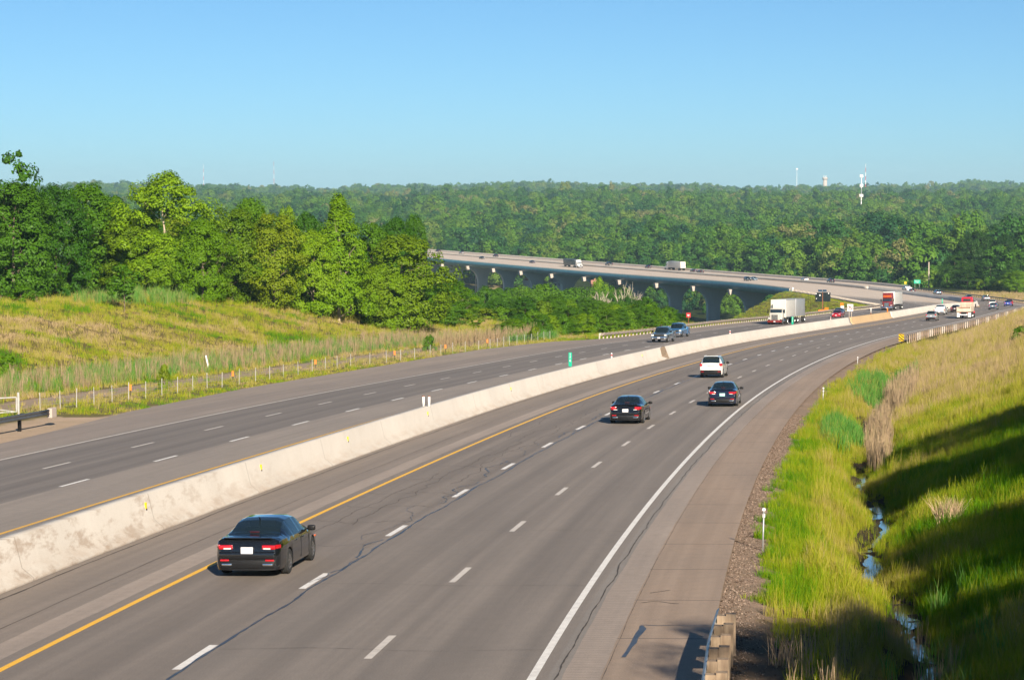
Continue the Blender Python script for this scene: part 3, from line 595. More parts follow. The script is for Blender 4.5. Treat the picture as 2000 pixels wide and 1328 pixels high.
def trunk_mesh(name,H,r,base,Wd,mat,seed,fork=False,lean=.05):
    rg=random.Random(seed); mb=MB(); p=Vector((0,0,-.6)); pts=[p]; n=6
    for i in range(1,n+1): pts.append(Vector((rg.uniform(-1,1)*lean*H*i/n*.5,rg.uniform(-1,1)*lean*H*i/n*.5,H*.82*i/n)))
    for i in range(n): mb.tube(pts[i],pts[i+1],r*(1-.8*i/n)*(1.25 if i==0 else 1),r*(1-.8*(i+1)/n),n=9,cap=False)
    for k in range(11):
        t=rg.uniform(max(.12,base/H*.8),.8); i=min(n-1,int(t*n/.82*.82)); a=rg.uniform(0,6.28); q=pts[i].lerp(pts[i+1],.5); ln=Wd*rg.uniform(.22,.42)
        e=q+Vector((math.cos(a)*ln,math.sin(a)*ln,ln*rg.uniform(.35,1.0))); m=q.lerp(e,.5)+Vector((0,0,-.08*ln)); rr=r*(1-.8*t)*.45
        mb.tube(q,m,rr,rr*.7,n=6,cap=False); mb.tube(m,e,rr*.7,rr*.15,n=6,cap=False)
        for _ in range(2):
            a2=a+rg.uniform(-.9,.9); e2=m+Vector((math.cos(a2)*ln*.45,math.sin(a2)*ln*.45,ln*rg.uniform(.1,.5))); mb.tube(m,e2,rr*.45,rr*.1,n=5,cap=False)
    o=mb.build(name,mat,smooth=True); me=o.data; bpy.data.objects.remove(o); return me
TREES={}
def tree_kind(key,shape,H,Wd,base,ncl,nl,leaf,mat,seed,r=.22,bark='bark',clr=1.15,fill=.35):
    TREES[key]=(crown_mesh('crown_'+key,shape,H,Wd,base,ncl,nl,leaf,M[mat],seed,clr,fill),trunk_mesh('trunk_'+key,H,r,base,Wd,M[bark],seed+1),H,Wd)
tree_kind('round1','round',14,11,.5,190,25375,0.328,'leaf_mid',1)
tree_kind('round2','round',14,11,.6,190,25375,0.328,'leaf_olive',2)
tree_kind('bright1','tall',15,9.5,1.6,130,19285,0.328,'leaf_bright',3,bark='bark_pale')
tree_kind('bright2','round',13,10.5,.4,190,25375,0.315,'leaf_bright',4)
tree_kind('cone','cone',15,8.5,1.8,190,24360,0.302,'leaf_bright',5,bark='bark_pale',clr=.95)
tree_kind('dark1','round',14,12.5,.2,220,29434,0.341,'leaf_dark',6)
tree_kind('dark2','oval',15,9.5,.4,170,23345,0.341,'leaf_dark',7)
tree_kind('olive1','oval',14,8.5,.8,150,20300,0.315,'leaf_olive',8)
tree_kind('mid2','oval',14,8.5,.4,160,21315,0.328,'leaf_mid',9)
tree_kind('deep1','round',14,12.5,.2,200,21000,0.369,'leaf_deep',26)
tree_kind('deep2','oval',15,9.5,.4,160,16800,0.369,'leaf_deep',27)
tree_kind('bush1','bush',4,5,.1,42,2600,.36,'leaf_mid',10,r=.08,clr=.75)
tree_kind('bush2','bush',4,5,.1,42,2600,.36,'leaf_olive',12,r=.08,clr=.75)
tree_kind('thin','oval',4.5,3.4,.9,30,1300,.30,'leaf_mid',13,r=.06,clr=.55,fill=.1)
tree_kind('spire','tall',14,6,6.5,26,1700,.48,'leaf_dark',14,r=.16,clr=.95,fill=.1)
NTREE=[0]
def tree(key,x,y,H,Wd,label,group=None,cat='tree',name='broadleaf_tree',sink=.15,z=None):
    cm,tm,h0,w0=TREES[key]; z=float(terrain(np.array([x]),np.array([y]))[0])-sink if z is None else z
    NTREE[0]+=1; rz=(NTREE[0]*2.399)%6.283
    t=thing(name,label,cat,(x,y,z),(0,0,rz),group); t.scale=(Wd/w0,Wd/w0,H/h0)
    link('crown',cm,t); link('trunk',tm,t); return t
def ptree(key,px,pytop,wpx,D,label,**k):
    """a tree whose trunk stands at depth D on the ray through px; top and width from its apparent size"""
    x,y=at(px,D); zt=ztop(px,pytop,D); zg=float(terrain(np.array([x]),np.array([y]))[0]); return tree(key,x,y,max(2.0,zt-zg+.2),wpx*D/F,label,**k)
# --- trees on the left bank, one by one
ptree('dark1',25,362,200,262,'broad dark green tree filling the left edge, its lowest leaves touching the grass')
ptree('dark1',110,368,150,268,'dark green tree second from the left edge, hollow black gap under its crown')
ptree('spire',36,300,80,276,'sparse treetop standing up alone against the sky above the dark trees on the left')
ptree('mid2',172,362,135,274,'mid green tree with two rounded tops right of the dark trees')
ptree('mid2',215,385,95,286,'green tree filling the gap behind the twin-topped tree')
ptree('olive1',262,425,120,272,'thin olive tree with several bare stems left of the tall forked tree')
ptree('bright1',322,338,170,272,'tall bright green tree with pale forked trunk, highest top of the left bank')
ptree('bright2',300,455,110,271,'bright bushy tree filling the space below the tall forked tree')
ptree('bright2',350,470,95,270,'bright yellow-green tree at the foot of the tall forked tree, right side')
ptree('bright2',395,432,105,268,'bright yellow-green tree leaning right beside the pale forked trunk')
ptree('olive1',452,410,120,276,'olive tree with a yellowish crown right of the tall forked tree')
ptree('mid2',488,390,90,298,'green treetop rising behind the olive trees')
ptree('olive1',535,420,110,277,'olive-green tree with a visible bare limb left of the pointed tree')
ptree('bright1',562,405,55,304,'small round yellow-green treetop peeping over the olive trees')
ptree('dark2',600,420,80,300,'dark green treetop behind the small tree left of the pointed one')
ptree('bright2',612,455,105,281,'smaller bright tree with thin pale trunk just left of the pointed tree')
ptree('cone',662,385,128,283,'pointed pyramid-shaped bright green tree with tall pale trunk')
ptree('mid2',718,438,90,300,'green tree between the pointed tree and the broad round one, behind both')
ptree('dark2',772,430,90,318,'dark treetop behind the broad round tree')
ptree('dark2',808,424,55,326,'narrow dark treetop at the right shoulder of the broad round tree')
ptree('round2',786,462,178,292,'broad round yellow-green tree at the right end of the left bank row')
ptree('bright2',745,520,90,288,'low bright green tree tucked under the left side of the broad round tree')
ptree('mid2',868,545,85,318,'dark green bushy tree right of and below the broad round tree')
ptree('bush2',905,612,72,330,'yellow-green bush at the foot of the bank beside the fence',name='bush',cat='bush')
ptree('thin',242,520,62,236,'small thin young tree standing alone on the grassy bank',name='young_tree')
ptree('bush1',40,588,70,232,'rounded green bush on the bank near the left edge',name='bush',cat='bush')
ptree('bush1',12,706,55,172,'dark green bush at the left edge by the dirt track',name='bush',cat='bush')
ptree('bush2',318,724,26,168,'little green bush growing beside the wire fence',name='bush',cat='bush')
ptree('bush1',838,662,26,246,'small bush behind the wire fence below the broad round tree',name='bush',cat='bush')
for q,(px_,s_,o_,h_) in enumerate(((0,120,29,1.3),(0,132,31,1.6),(0,96,30,1.1),(0,150,33,1.5))):
    p_=P(s_,o_); tree('bush1',float(p_[0]),float(p_[1]),h_,h_*1.6,'low green shrub on the straw-coloured bank right of the road',group='shrubs on the right bank',name='shrub',cat='shrub')
ptree('bush2',1045,655,26,288,'tuft of green bush at the start of the long guardrail',name='bush',cat='bush')
rg=np.random.default_rng(5)
for k in range(26):
    px=rg.uniform(-60,840); D=rg.uniform(300,345); top=np.interp(px,[-60,60,150,250,330,420,520,640,700,800,840],[372,380,392,425,415,440,440,470,470,480,520])+rg.uniform(0,22)
    ptree(['dark2','mid2','olive1','dark1'][k%4],px,top,rg.uniform(80,120),D,'dark green tree half hidden behind the front row on the left bank',group='trees behind the front row of the left bank')
# undergrowth that closes the foot of the row
for k in range(36):
    px=-20+k*25+rg.uniform(-8,8); D=np.interp(px,[-20,300,600,900],[268,270,284,322])+rg.uniform(2,14); b=np.interp(px,[-20,120,300,440,600,700,860,900],[590,560,560,565,590,605,635,640])
    ptree(['bush1','bush1','bush2'][k%3],px,b-rg.uniform(28,52),rg.uniform(45,75),D,'low green bush in the undergrowth at the foot of the bank trees',group='undergrowth bushes below the left bank trees',name='bush',cat='bush')
# --- trees between the left bank and the viaduct
VB=[(948,566,80,470),(985,560,90,520),(1012,585,75,440),(1040,572,80,500),(1062,556,95,560),(1088,590,70,430),(1130,560,100,590),(1150,580,85,520),(1172,560,85,640),(1205,590,80,500),(1228,585,80,540),(1258,590,90,470),(1282,602,75,420),(1302,606,60,400),(1240,612,70,400),(1180,610,80,420),(1140,600,90,450),(1060,600,80,410),(1000,608,70,385),(960,605,70,380),(930,585,70,430),(1095,570,90,610),(1215,570,70,610),(1020,562,80,610),(975,575,70,570)]
for k,(px,t,w,D) in enumerate(VB):
    ptree(['dark1','mid2','dark2','round1','mid2'][k%5],px,t+rg.uniform(-3,5),w*1.12,D,'dark green tree in the dense wood between guardrail and viaduct',group='trees in front of the viaduct')
for px,t,w,D,lab in ((1112,586,58,405,'bright yellow-green tree standing out in front of the dark wood below the viaduct'),(1322,622,40,385,'small bright green tree beside the red sign'),(1170,548,55,640,'bright green tree tucked under an arch of the viaduct'),(895,560,70,352,'bright olive tree at the right foot of the left bank')):
    ptree('bright2' if px!=1112 else 'bright1',px,t,w,D,lab)
for k in range(34):
    px=935+k*11.6+rg.uniform(-4,4); D=rg.uniform(345,392); zr_=np.interp(px,[935,1040,1330],[640,634,640])
    ptree(['mid2','bush2','round1','dark2','bush1'][k%5],px,zr_-rg.uniform(24,58),rg.uniform(40,58),D,'leafy young tree along the edge of the wood behind the guardrail',group='young trees behind the long guardrail')
for k in range(30):
    px=985+k*11+rg.uniform(-4,4); D=np.interp(px,[985,1060,1200,1310],[298,306,334,356])+rg.uniform(-3,6); top=np.interp(px,[985,1060,1200,1310],[634,622,606,604])+rg.uniform(-10,10)
    ptree(['mid2','round1','bright2','dark2','bush1','round1'][k%6],px,top,rg.uniform(34,54),D,'fresh green bushy tree just behind the long guardrail',group='bushy trees just behind the long guardrail')
# dead trees
def dead_tree(px,pyt,D,label,seed,spread):
    x,y=at(px,D); zg=float(terrain(np.array([x]),np.array([y]))[0]); H=ztop(px,pyt,D)-zg; rg=random.Random(seed); mb=MB()
    t=thing('dead_tree',label,'tree',(x,y,zg)); lv=[(Vector((0,0,-.5)),Vector((0,0,H*.55)),.34)]
    mb.tube(*lv[0][:2],.34,.22,n=8)
    def br(p,d,L,r,dep):
        e=p+d*L; mb.tube(p,e,r,r*.55,n=6,cap=False)
        if dep>0:
            for _ in range(3):
                q=(d+Vector((rg.uniform(-1,1),rg.uniform(-1,1),rg.uniform(-.2,.7)))*spread).normalized(); br(p+d*L*rg.uniform(.5,1),q,L*rg.uniform(.5,.75),r*.6,dep-1)
    for _ in range(5): br(Vector((0,0,H*rg.uniform(.4,.56))),Vector((rg.uniform(-1,1)*spread,rg.uniform(-1,1)*spread,1)).normalized(),H*.26,.17,3)
    mb.build('trunk',M['deadwood'],t)
dead_tree(1198,556,560,'bare pale dead tree with spreading branches in front of the viaduct',3,.9); dead_tree(1224,560,575,'bare dead tree with upright stems right of the spreading dead tree',8,.35)
# --- trees at the right edge beyond the bend
for px,t,w,D,key,lab in ((1905,455,70,800,'deep1','tall dark tree beyond the bend, highest of the dark clump on the right'),(1866,500,52,795,'deep2','dark tree at the left end of the clump beyond the bend'),(1962,462,66,810,'deep1','dark tree in the clump beyond the bend, close to the right edge'),(1935,500,60,775,'deep2','mid-height dark tree in front of the tallest tree beyond the bend'),(2008,450,72,815,'deep1','dark tree cut by the right edge beyond the bend'),(1890,528,50,775,'deep2','low dark tree below the tallest tree beyond the bend'),(1988,530,56,742,'bright2','bright green small tree at the right edge beside the outer guardrail'),(1844,536,38,800,'mid2','small green tree just right of the wooden utility pole'),(1962,540,52,758,'deep2','dark bushy tree left of the bright small one at the right edge'),(1884,470,56,815,'deep2','dark tree just left of the tallest tree beyond the bend'),(1932,468,56,818,'deep1','dark tree just right of the tallest tree beyond the bend'),(1985,490,56,790,'dark2','green tree behind the bright small one at the right edge')):
    ptree(key,px,t,w*1.1,D,lab)
for k,(px,D) in enumerate([(1850,775),(1872,770),(1890,765),(1912,760),(1930,755),(1952,745),(1975,735),(2000,730),(1830,800)]):
    ptree(['bush1','bush2'][k%2],px,np.interp(px,[1830,1900,2000],[540,543,550])+rg.uniform(-6,5),24,D+12,'low bush at the foot of the dark trees beyond the bend',group='bushes beyond the bend',name='bush',cat='bush')
# --- roadside trees on the right bank, whose shade lies across the ditch
for x,y,H,W,key in ((35,55,15.5,12,'round1'),(30,46,14.5,11,'round1'),(33,38,15,11,'round1'),(23.5,33,10.5,7,'mid2'),(28,24,14,11,'round1'),(17.5,11,14,11,'round1'),(23,9,15,12,'round1'),(42,62,15,10,'round1'),(25,66,7.5,6,'mid2')):
    tree(key,x,y,H,W,'leafy tree on the right bank outside the view, shading the ditch',group='shade trees on the right bank')
# ---------------------------------------------------------------- instanced stuff
def scatter(name,label,cat,pts,rot,scl,var,tint,protos):
    n=len(pts); me=bpy.data.meshes.new(name+'_points'); me.vertices.add(n); me.vertices.foreach_set('co',np.asarray(pts,np.float32).ravel())
    for k,ty,arr,f in (('rz','FLOAT',rot,'value'),('sc','FLOAT_VECTOR',scl,'vector'),('var','INT',var,'value'),('tint','FLOAT',tint,'value')):
        a=me.attributes.new(k,ty,'POINT'); a.data.foreach_set(f,np.asarray(arr,np.int32 if ty=='INT' else np.float32).ravel())
    o=link(name,me); ng=bpy.data.node_groups.new(name,'GeometryNodeTree')
    ng.interface.new_socket('Geometry',in_out='INPUT',socket_type='NodeSocketGeometry'); ng.interface.new_socket('Geometry',in_out='OUTPUT',socket_type='NodeSocketGeometry')
    N=ng.nodes.new; L=ng.links.new; gi=N('NodeGroupInput'); go=N('NodeGroupOutput'); join=N('GeometryNodeJoinGeometry')
    def attr(nm,ty):
        q=N('GeometryNodeInputNamedAttribute'); q.data_type=ty; q.inputs[0].default_value=nm; return [s for s in q.outputs if s.enabled][0]
    v=attr('var','INT'); sc=attr('sc','FLOAT_VECTOR'); rz=attr('rz','FLOAT'); cx=N('ShaderNodeCombineXYZ'); L(rz,cx.inputs[2])
    m2p=N('GeometryNodeMeshToPoints'); L(gi.outputs[0],m2p.inputs[0])
    for k,po in enumerate(protos):
        cmp=N('FunctionNodeCompare'); cmp.data_type='INT'; cmp.operation='EQUAL'; ins=[s for s in cmp.inputs if s.enabled]; L(v,ins[0]); ins[1].default_value=k
        ip=N('GeometryNodeInstanceOnPoints'); oi=N('GeometryNodeObjectInfo'); oi.inputs[0].default_value=po; oi.inputs[1].default_value=True
        L(m2p.outputs[0],ip.inputs['Points']); L(cmp.outputs[0],ip.inputs['Selection']); L(oi.outputs['Geometry'],ip.inputs['Instance']); L(cx.outputs[0],ip.inputs['Rotation']); L(sc,ip.inputs['Scale']); L(ip.outputs[0],join.inputs[0])
    L(join.outputs[0],go.inputs[0]); md=o.modifiers.new('scatter','NODES'); md.node_group=ng
    return tag(o,label,cat,kind='stuff')
def proto(me): return bpy.data.objects.new(me.name,me)      # source shape, never linked to the scene
def tuft_mesh(name,n,h,spread,w,mat,seed,lean=.35,heads=0):
    rg=np.random.default_rng(seed); V=[];Fq=[];L=[]
    for k in range(n):
        a=rg.uniform(0,6.28); r=spread*math.sqrt(rg.uniform(0,1)); x,y=r*math.cos(a),r*math.sin(a); d=rg.uniform(0,6.28); hh=h*rg.uniform(.55,1.15); ln=hh*lean*rg.uniform(.2,1.3); f=rg.uniform(0,3.14); wx,wy=math.cos(f)*w/2,math.sin(f)*w/2; lv=rg.uniform(0,1)
        p0=np.array([x,y,-.05]); p1=np.array([x+math.cos(d)*ln*.3,y+math.sin(d)*ln*.3,hh*.55]); p2=np.array([x+math.cos(d)*ln,y+math.sin(d)*ln,hh]); q=np.array([wx,wy,0]); b=len(V)
        hw=.25 if not heads else 1.2
        V+=[p0-q,p0+q,p1+q*.85,p1-q*.85,p2+q*hw*.4,p2-q*hw*.4]; Fq+=[(b,b+1,b+2,b+3),(b+3,b+2,b+4,b+5)]; L+=[lv]*6
    return mesh_np(name,V,Fq,[mat],False,attrs={'lv':('FLOAT',L)})
# far forest: crowns with stems, thousands of them on the slopes beyond the valley
FP_=[]
for k,(sh,H,W,b,nc,nl,lf) in enumerate([('round',15,12.5,1.5,40,2300,.95),('round',16,11.5,2,34,2200,.95),('oval',17,10,1.5,32,2000,.95),('round',14,13.5,1,44,2500,.95),('oval',17,9,2,30,1800,.9),('cone',18,8,1.5,36,1800,.9)]):
    cm=crown_mesh('forest_crown_%d'%k,sh,H,W,b,nc,nl,lf,M['leaf_forest'],40+k,2.1,.55); FP_.append(proto(cm))
def sector(n,y0,y1,a0,a1,rg):
    r=np.sqrt(rg.uniform(y0*y0,y1*y1,n)); a=np.radians(rg.uniform(a0,a1,n)); return r*np.sin(a),r*np.cos(a)
def forest():
    rg=np.random.default_rng(9); X=[];Y=[]
    for y0,y1,dens in ((640,1000,95),(1000,1500,110),(1500,2300,125),(2300,3400,140),(3400,5000,170)):
        n=int(math.radians(31)*.5*(y1**2-y0**2)/dens); x,y=sector(n,y0,y1,-15.5,15.5,rg); X.append(x);Y.append(y)
    x=np.concatenate(X);y=np.concatenate(Y); s,o=SO(x,y)
    keep=~((o>-31)&(o<26)&(s<1500)); keep&=~((s<760)&(o<26)&(y<900)); keep&=~((o<0)&(y<1000)); keep&=~((s<720)&(o>0)&(o<40)); keep&=~((x>-140)&(x<60)&(y>1125)&(y<1270)); keep&=~((x>120)&(y<760))
    keep&=~((o>0)&(o<45)&(s<770)); keep&=~((o<0)&(o>-190)&(s<1290))
    x,y,s,o=x[keep],y[keep],s[keep],o[keep]; z=terrain(x,y)-.4; n=len(x)
    sc=np.exp(rg.normal(-.03,.26,n)).clip(.5,1.6)*np.where((o>20)&(o<60)&(s<1200),.7,1.0); h=sc*rg.uniform(.85,1.15,n)
    return scatter('forest','continuous green forest covering the valley sides and far hills','forest',np.stack([x,y,z],-1),rg.uniform(0,6.28,n),np.stack([sc,sc,h],-1),rg.choice(6,n,p=[.22,.2,.18,.2,.12,.08]),np.clip(.44+.28*noise2(x,y,260,61)+.2*noise2(x,y,90,62)+rg.normal(0,.21,n)+(rg.uniform(0,1,n)<.03)*.5,.0,1.0),FP_)
forest()
# grass
GT=[proto(tuft_mesh('tuft_a',26,.42,.26,.016,M['grass'],1)),proto(tuft_mesh('tuft_b',22,.55,.24,.014,M['grass'],2,.45)),proto(tuft_mesh('tuft_c',24,.30,.28,.02,M['grass'],3,.6)),proto(tuft_mesh('tuft_d',16,.75,.22,.012,M['grass'],4,.3,heads=1))]
def grass_right():
    rg=np.random.default_rng(15); Sx=[];Ox=[]
    for s0,s1,o0,o1,d in ((-16,30,14.9,25,44),(30,70,14.9,30,34),(70,120,14.9,36,20),(120,230,14.6,44,7.5),(230,420,15.8,42,3.0),(420,700,17,40,1.2)):
        n=int((s1-s0)*(o1-o0)*d); Sx.append(rg.uniform(s0,s1,n)); Ox.append(rg.uniform(o0,o1,n))
    s=np.concatenate(Sx);o=np.concatenate(Ox); p=P(s,o); x,y=p[:,0],p[:,1]; nz=noise2(x,y,9,21); nf=noise2(x,y,2.2,23); n3=noise2(x,y,4.5,33)
    edge=np.where(s<215,15.35+.75*nf+.35*ss(4,-4,s)*2,17.2); dc=ditch_c(s); keep=(o>edge)&~((np.abs(o-dc+.12)<.46)&(s<112)&(rg.uniform(0,1,len(s))<.97)); keep&=rg.uniform(0,1,len(s))<np.where((s<3)&(o<17.5),.25,np.where(s<215,np.clip((o-edge)*.9+.25,0,1),1))
    keep&=~((s>48)&(o>21)&(n3>.22)&(rg.uniform(0,1,len(s))<.75))
    s,o,x,y,nz,nf,n3=[k[keep] for k in (s,o,x,y,nz,nf,n3)]; z=terrain(x,y); n=len(s)
    # lush verge by the road, straw in places, drier with distance up the bank
    t=.40+.20*nz+.16*n3+.10*nf+rg.normal(0,.09,n); t=np.where(o<16.6,t-.14,t); t=np.where((o>16.9)&(o<18.6)&(s<60),t+.10,t); t=np.where((o>19.5)&(s<45),t-.08,t); t=np.where((o>19.4),t+.42*ss(50,100,s)+.12*nz,t+.24*ss(50,100,s)); t=t+.12*ss(190,280,s); t=np.where((s<3),t+.15,t)
    t=np.clip(t,.02,.98); big=np.where(s<90,1,np.where(s<230,1.1,1.15))*np.where(o<16.6,.72,1.0)*np.where(np.abs(o-ditch_c(s))<1.5,.62,1.0); sc=big*rg.uniform(.5,1.15,n)
    var=np.where(rg.uniform(0,1,n)<.10+.25*(t>.5),3,rg.integers(0,3,n)); var=np.where((var==2)&(o>17),1,var)
    scatter('grass','tall green and straw-coloured grass on the verge, ditch sides and bank right of the road','grass',np.stack([x,y,z],-1),rg.uniform(0,6.28,n),np.stack([sc,sc,sc*rg.uniform(.75,1.25,n)],-1),var,t,GT)
grass_right()
HT=[proto(tuft_mesh('hill_tuft_a',20,.55,.5,.03,M['grass'],11)),proto(tuft_mesh('hill_tuft_b',18,.8,.45,.026,M['grass'],12,.4)),proto(tuft_mesh('hill_tuft_c',22,.38,.6,.04,M['grass'],13,.6)),proto(tuft_mesh('hill_tuft_d',16,1.05,.4,.022,M['grass'],14,.3,heads=1))]
def grass_left():
    rg=np.random.default_rng(16); n=52000; s=rg.uniform(70,340,n); o=-rg.uniform(27,78,n); p=P(s,o); x,y=p[:,0],p[:,1]; nz=noise2(x,y,9,21); nz2=noise2(x,y,23,22); nf=noise2(x,y,2.2,23)
    keep=(o<ledge(s)-.7+.5*nf)&~((o<-35.6)&(o>-40.4)&(s<230)&(rg.uniform(0,1,n)<.94))&~((s<80)&(o>-31.5)); keep&=rg.uniform(0,1,n)<np.where(o>-35.6,.55,.95)
    keep&=~((nf>.35)&(o<-44)&(rg.uniform(0,1,n)<.6))
    s,o,x,y,nz,nz2,nf=[k[keep] for k in (s,o,x,y,nz,nz2,nf)]; z=terrain(x,y); n=len(s)
    t=.65+.34*nz-.34*nz2+.22*nf+rg.normal(0,.11,n)-.45*ss(.28,.5,noise2(x,y,13,51)); t=np.where(o>-30.5,t-.14,t); t=np.where(o<-60,t-.05,t); t=np.clip(t,.04,.97); sc=rg.uniform(.45,.98,n)*np.where(o>-35.6,.7,1.0)
    var=rg.choice(4,n,p=[.34,.26,.28,.12]); scatter('grass','olive and straw-coloured rough grass on the bank left of the highway','grass',np.stack([x,y,z],-1),rg.uniform(0,6.28,n),np.stack([sc,sc,sc*rg.uniform(.7,1.15,n)],-1),var,t,HT)
    n=9000; s=rg.uniform(395,760,n); o=-rg.uniform(25.6,52,n); p=P(s,o); z=terrain(p[:,0],p[:,1]); nz=noise2(p[:,0],p[:,1],9,21); t=np.clip(.42+.15*nz+rg.normal(0,.08,n),.1,.9); sc=rg.uniform(.8,1.5,n)
    scatter('grass','mown yellow-green grass on the embankment below the bridge end','grass',np.stack([p[:,0],p[:,1],z],-1),rg.uniform(0,6.28,n),np.stack([sc,sc,sc*.6],-1),rg.integers(0,3,n),t,HT)
grass_left()
RT=[proto(tuft_mesh('reed_a',20,1.7,.42,.05,M['reed'],21,.22)),proto(tuft_mesh('reed_b',22,1.45,.45,.05,M['reed'],22,.3)),proto(tuft_mesh('reed_c',16,1.9,.4,.035,M['reed'],23,.15,heads=1))]
def reeds():
    rg=np.random.default_rng(17); X=[];T=[];SCL=[]
    def patch(n,s0,s1,o0,o1,t,sc,ell=True,jit=.07):
        a=rg.uniform(-1,1,n);b=rg.uniform(-1,1,n); k=(a*a+b*b<1) if ell else np.ones(n,bool); a,b=a[k],b[k]; s=(s0+s1)/2+a*(s1-s0)/2; o=(o0+o1)/2+b*(o1-o0)/2; p=P(s,o); z=terrain(p[:,0],p[:,1]); X.append(np.stack([p[:,0],p[:,1],z],-1)); T.append(np.clip(t+rg.normal(0,jit,len(s)),0,1)); SCL.append(sc*rg.uniform(.75,1.2,len(s)))
    patch(210,59,80,16.5,18.4,.16,.62,jit=.1); patch(250,100,138,16.4,19.6,.18,.66,jit=.1); patch(80,118,150,19,21,.22,.6,jit=.1)
    patch(300,54,92,18.7,20.0,.84,.6,jit=.1); patch(330,88,132,19.2,21.4,.78,.62,jit=.1); patch(14,-12,-3,15.8,17,.9,.42); patch(30,-14,8,17,20,.8,.42); patch(80,-14,10,18,23,.3,.45)
    scatter_args=None
    # the reed belt behind the dirt track on the left
    for s0,s1,t,n in ((78,100,.14,420),(96,122,.30,420),(118,150,.20,520),(146,178,.36,420),(170,214,.26,480),(205,240,.5,300),(80,220,.72,1000)): patch(int(n*.75),s0,s1,-46.8,-41.2,t+.08,.62,False,.2)
    patch(260,172,205,-72,-66,.3,.9); patch(260,205,250,-40,-35.5,.75,.85); patch(150,225,252,-37,-34.5,.2,.8)
    p=np.vstack(X);t=np.concatenate(T);sc=np.concatenate(SCL);n=len(p)
    scatter('reeds','green and straw-coloured reeds along the ditch and behind the dirt track','reeds',p,rg.uniform(0,6.28,n),np.stack([sc,sc,sc*rg.uniform(.8,1.15,n)],-1),np.where(t>.6,2,rg.integers(0,2,n)),t,RT)
reeds()
def clump(label,s,o,n,h,sp,mat,seed,tint):
    p=P(s,o); z=float(terrain(p[None,0],p[None,1])[0]); me=tuft_mesh('dry_grass_tuft',n,h,sp,.022,mat,seed,.5); o_=link('dry_grass_tuft',me); o_.location=(p[0],p[1],z); return tag(o_,label,'grass tuft')
M['straw']=simple('straw_stems',(.46,.32,.20),.9,var=.2,scale=6)
clump('pale straw-coloured tuft of dry grass alone on the shaded bank beyond the ditch',23.6,21.15,420,.98,.42,M['straw'],5,.9)
clump('sparse dry brown stalks beside the timber guardrail end',-5.5,15.9,46,.8,.35,M['straw'],6,.9)

def stones():
    rg=np.random.default_rng(23); n=16000; s=rg.uniform(-16,80,n); o=14.40+np.abs(rg.normal(0,.5,n)); p=P(s,o); z=terrain(p[:,0],p[:,1]); bm=bmesh.new(); bmesh.ops.create_icosphere(bm,subdivisions=1,radius=.5)
    for v in bm.verts: v.co=Vector((v.co.x*random.uniform(.7,1.2),v.co.y*random.uniform(.7,1.2),v.co.z*random.uniform(.45,.8)))
    me=bpy.data.meshes.new('stone'); bm.to_mesh(me); bm.free(); me.materials.append(M['stone']); sc=.018+rg.gamma(2,.009,n)
    scatter('gravel','loose grey and brown gravel between the paved shoulder and the grass','gravel',np.stack([p[:,0],p[:,1],z+.01],-1),rg.uniform(0,6.28,n),np.stack([sc,sc,sc],-1),np.zeros(n),rg.uniform(0,1,n),[proto(me)])
stones()
M['dim_lamp']=simple('unlit_lamp',(.10,.006,.012),.3,0,.6)
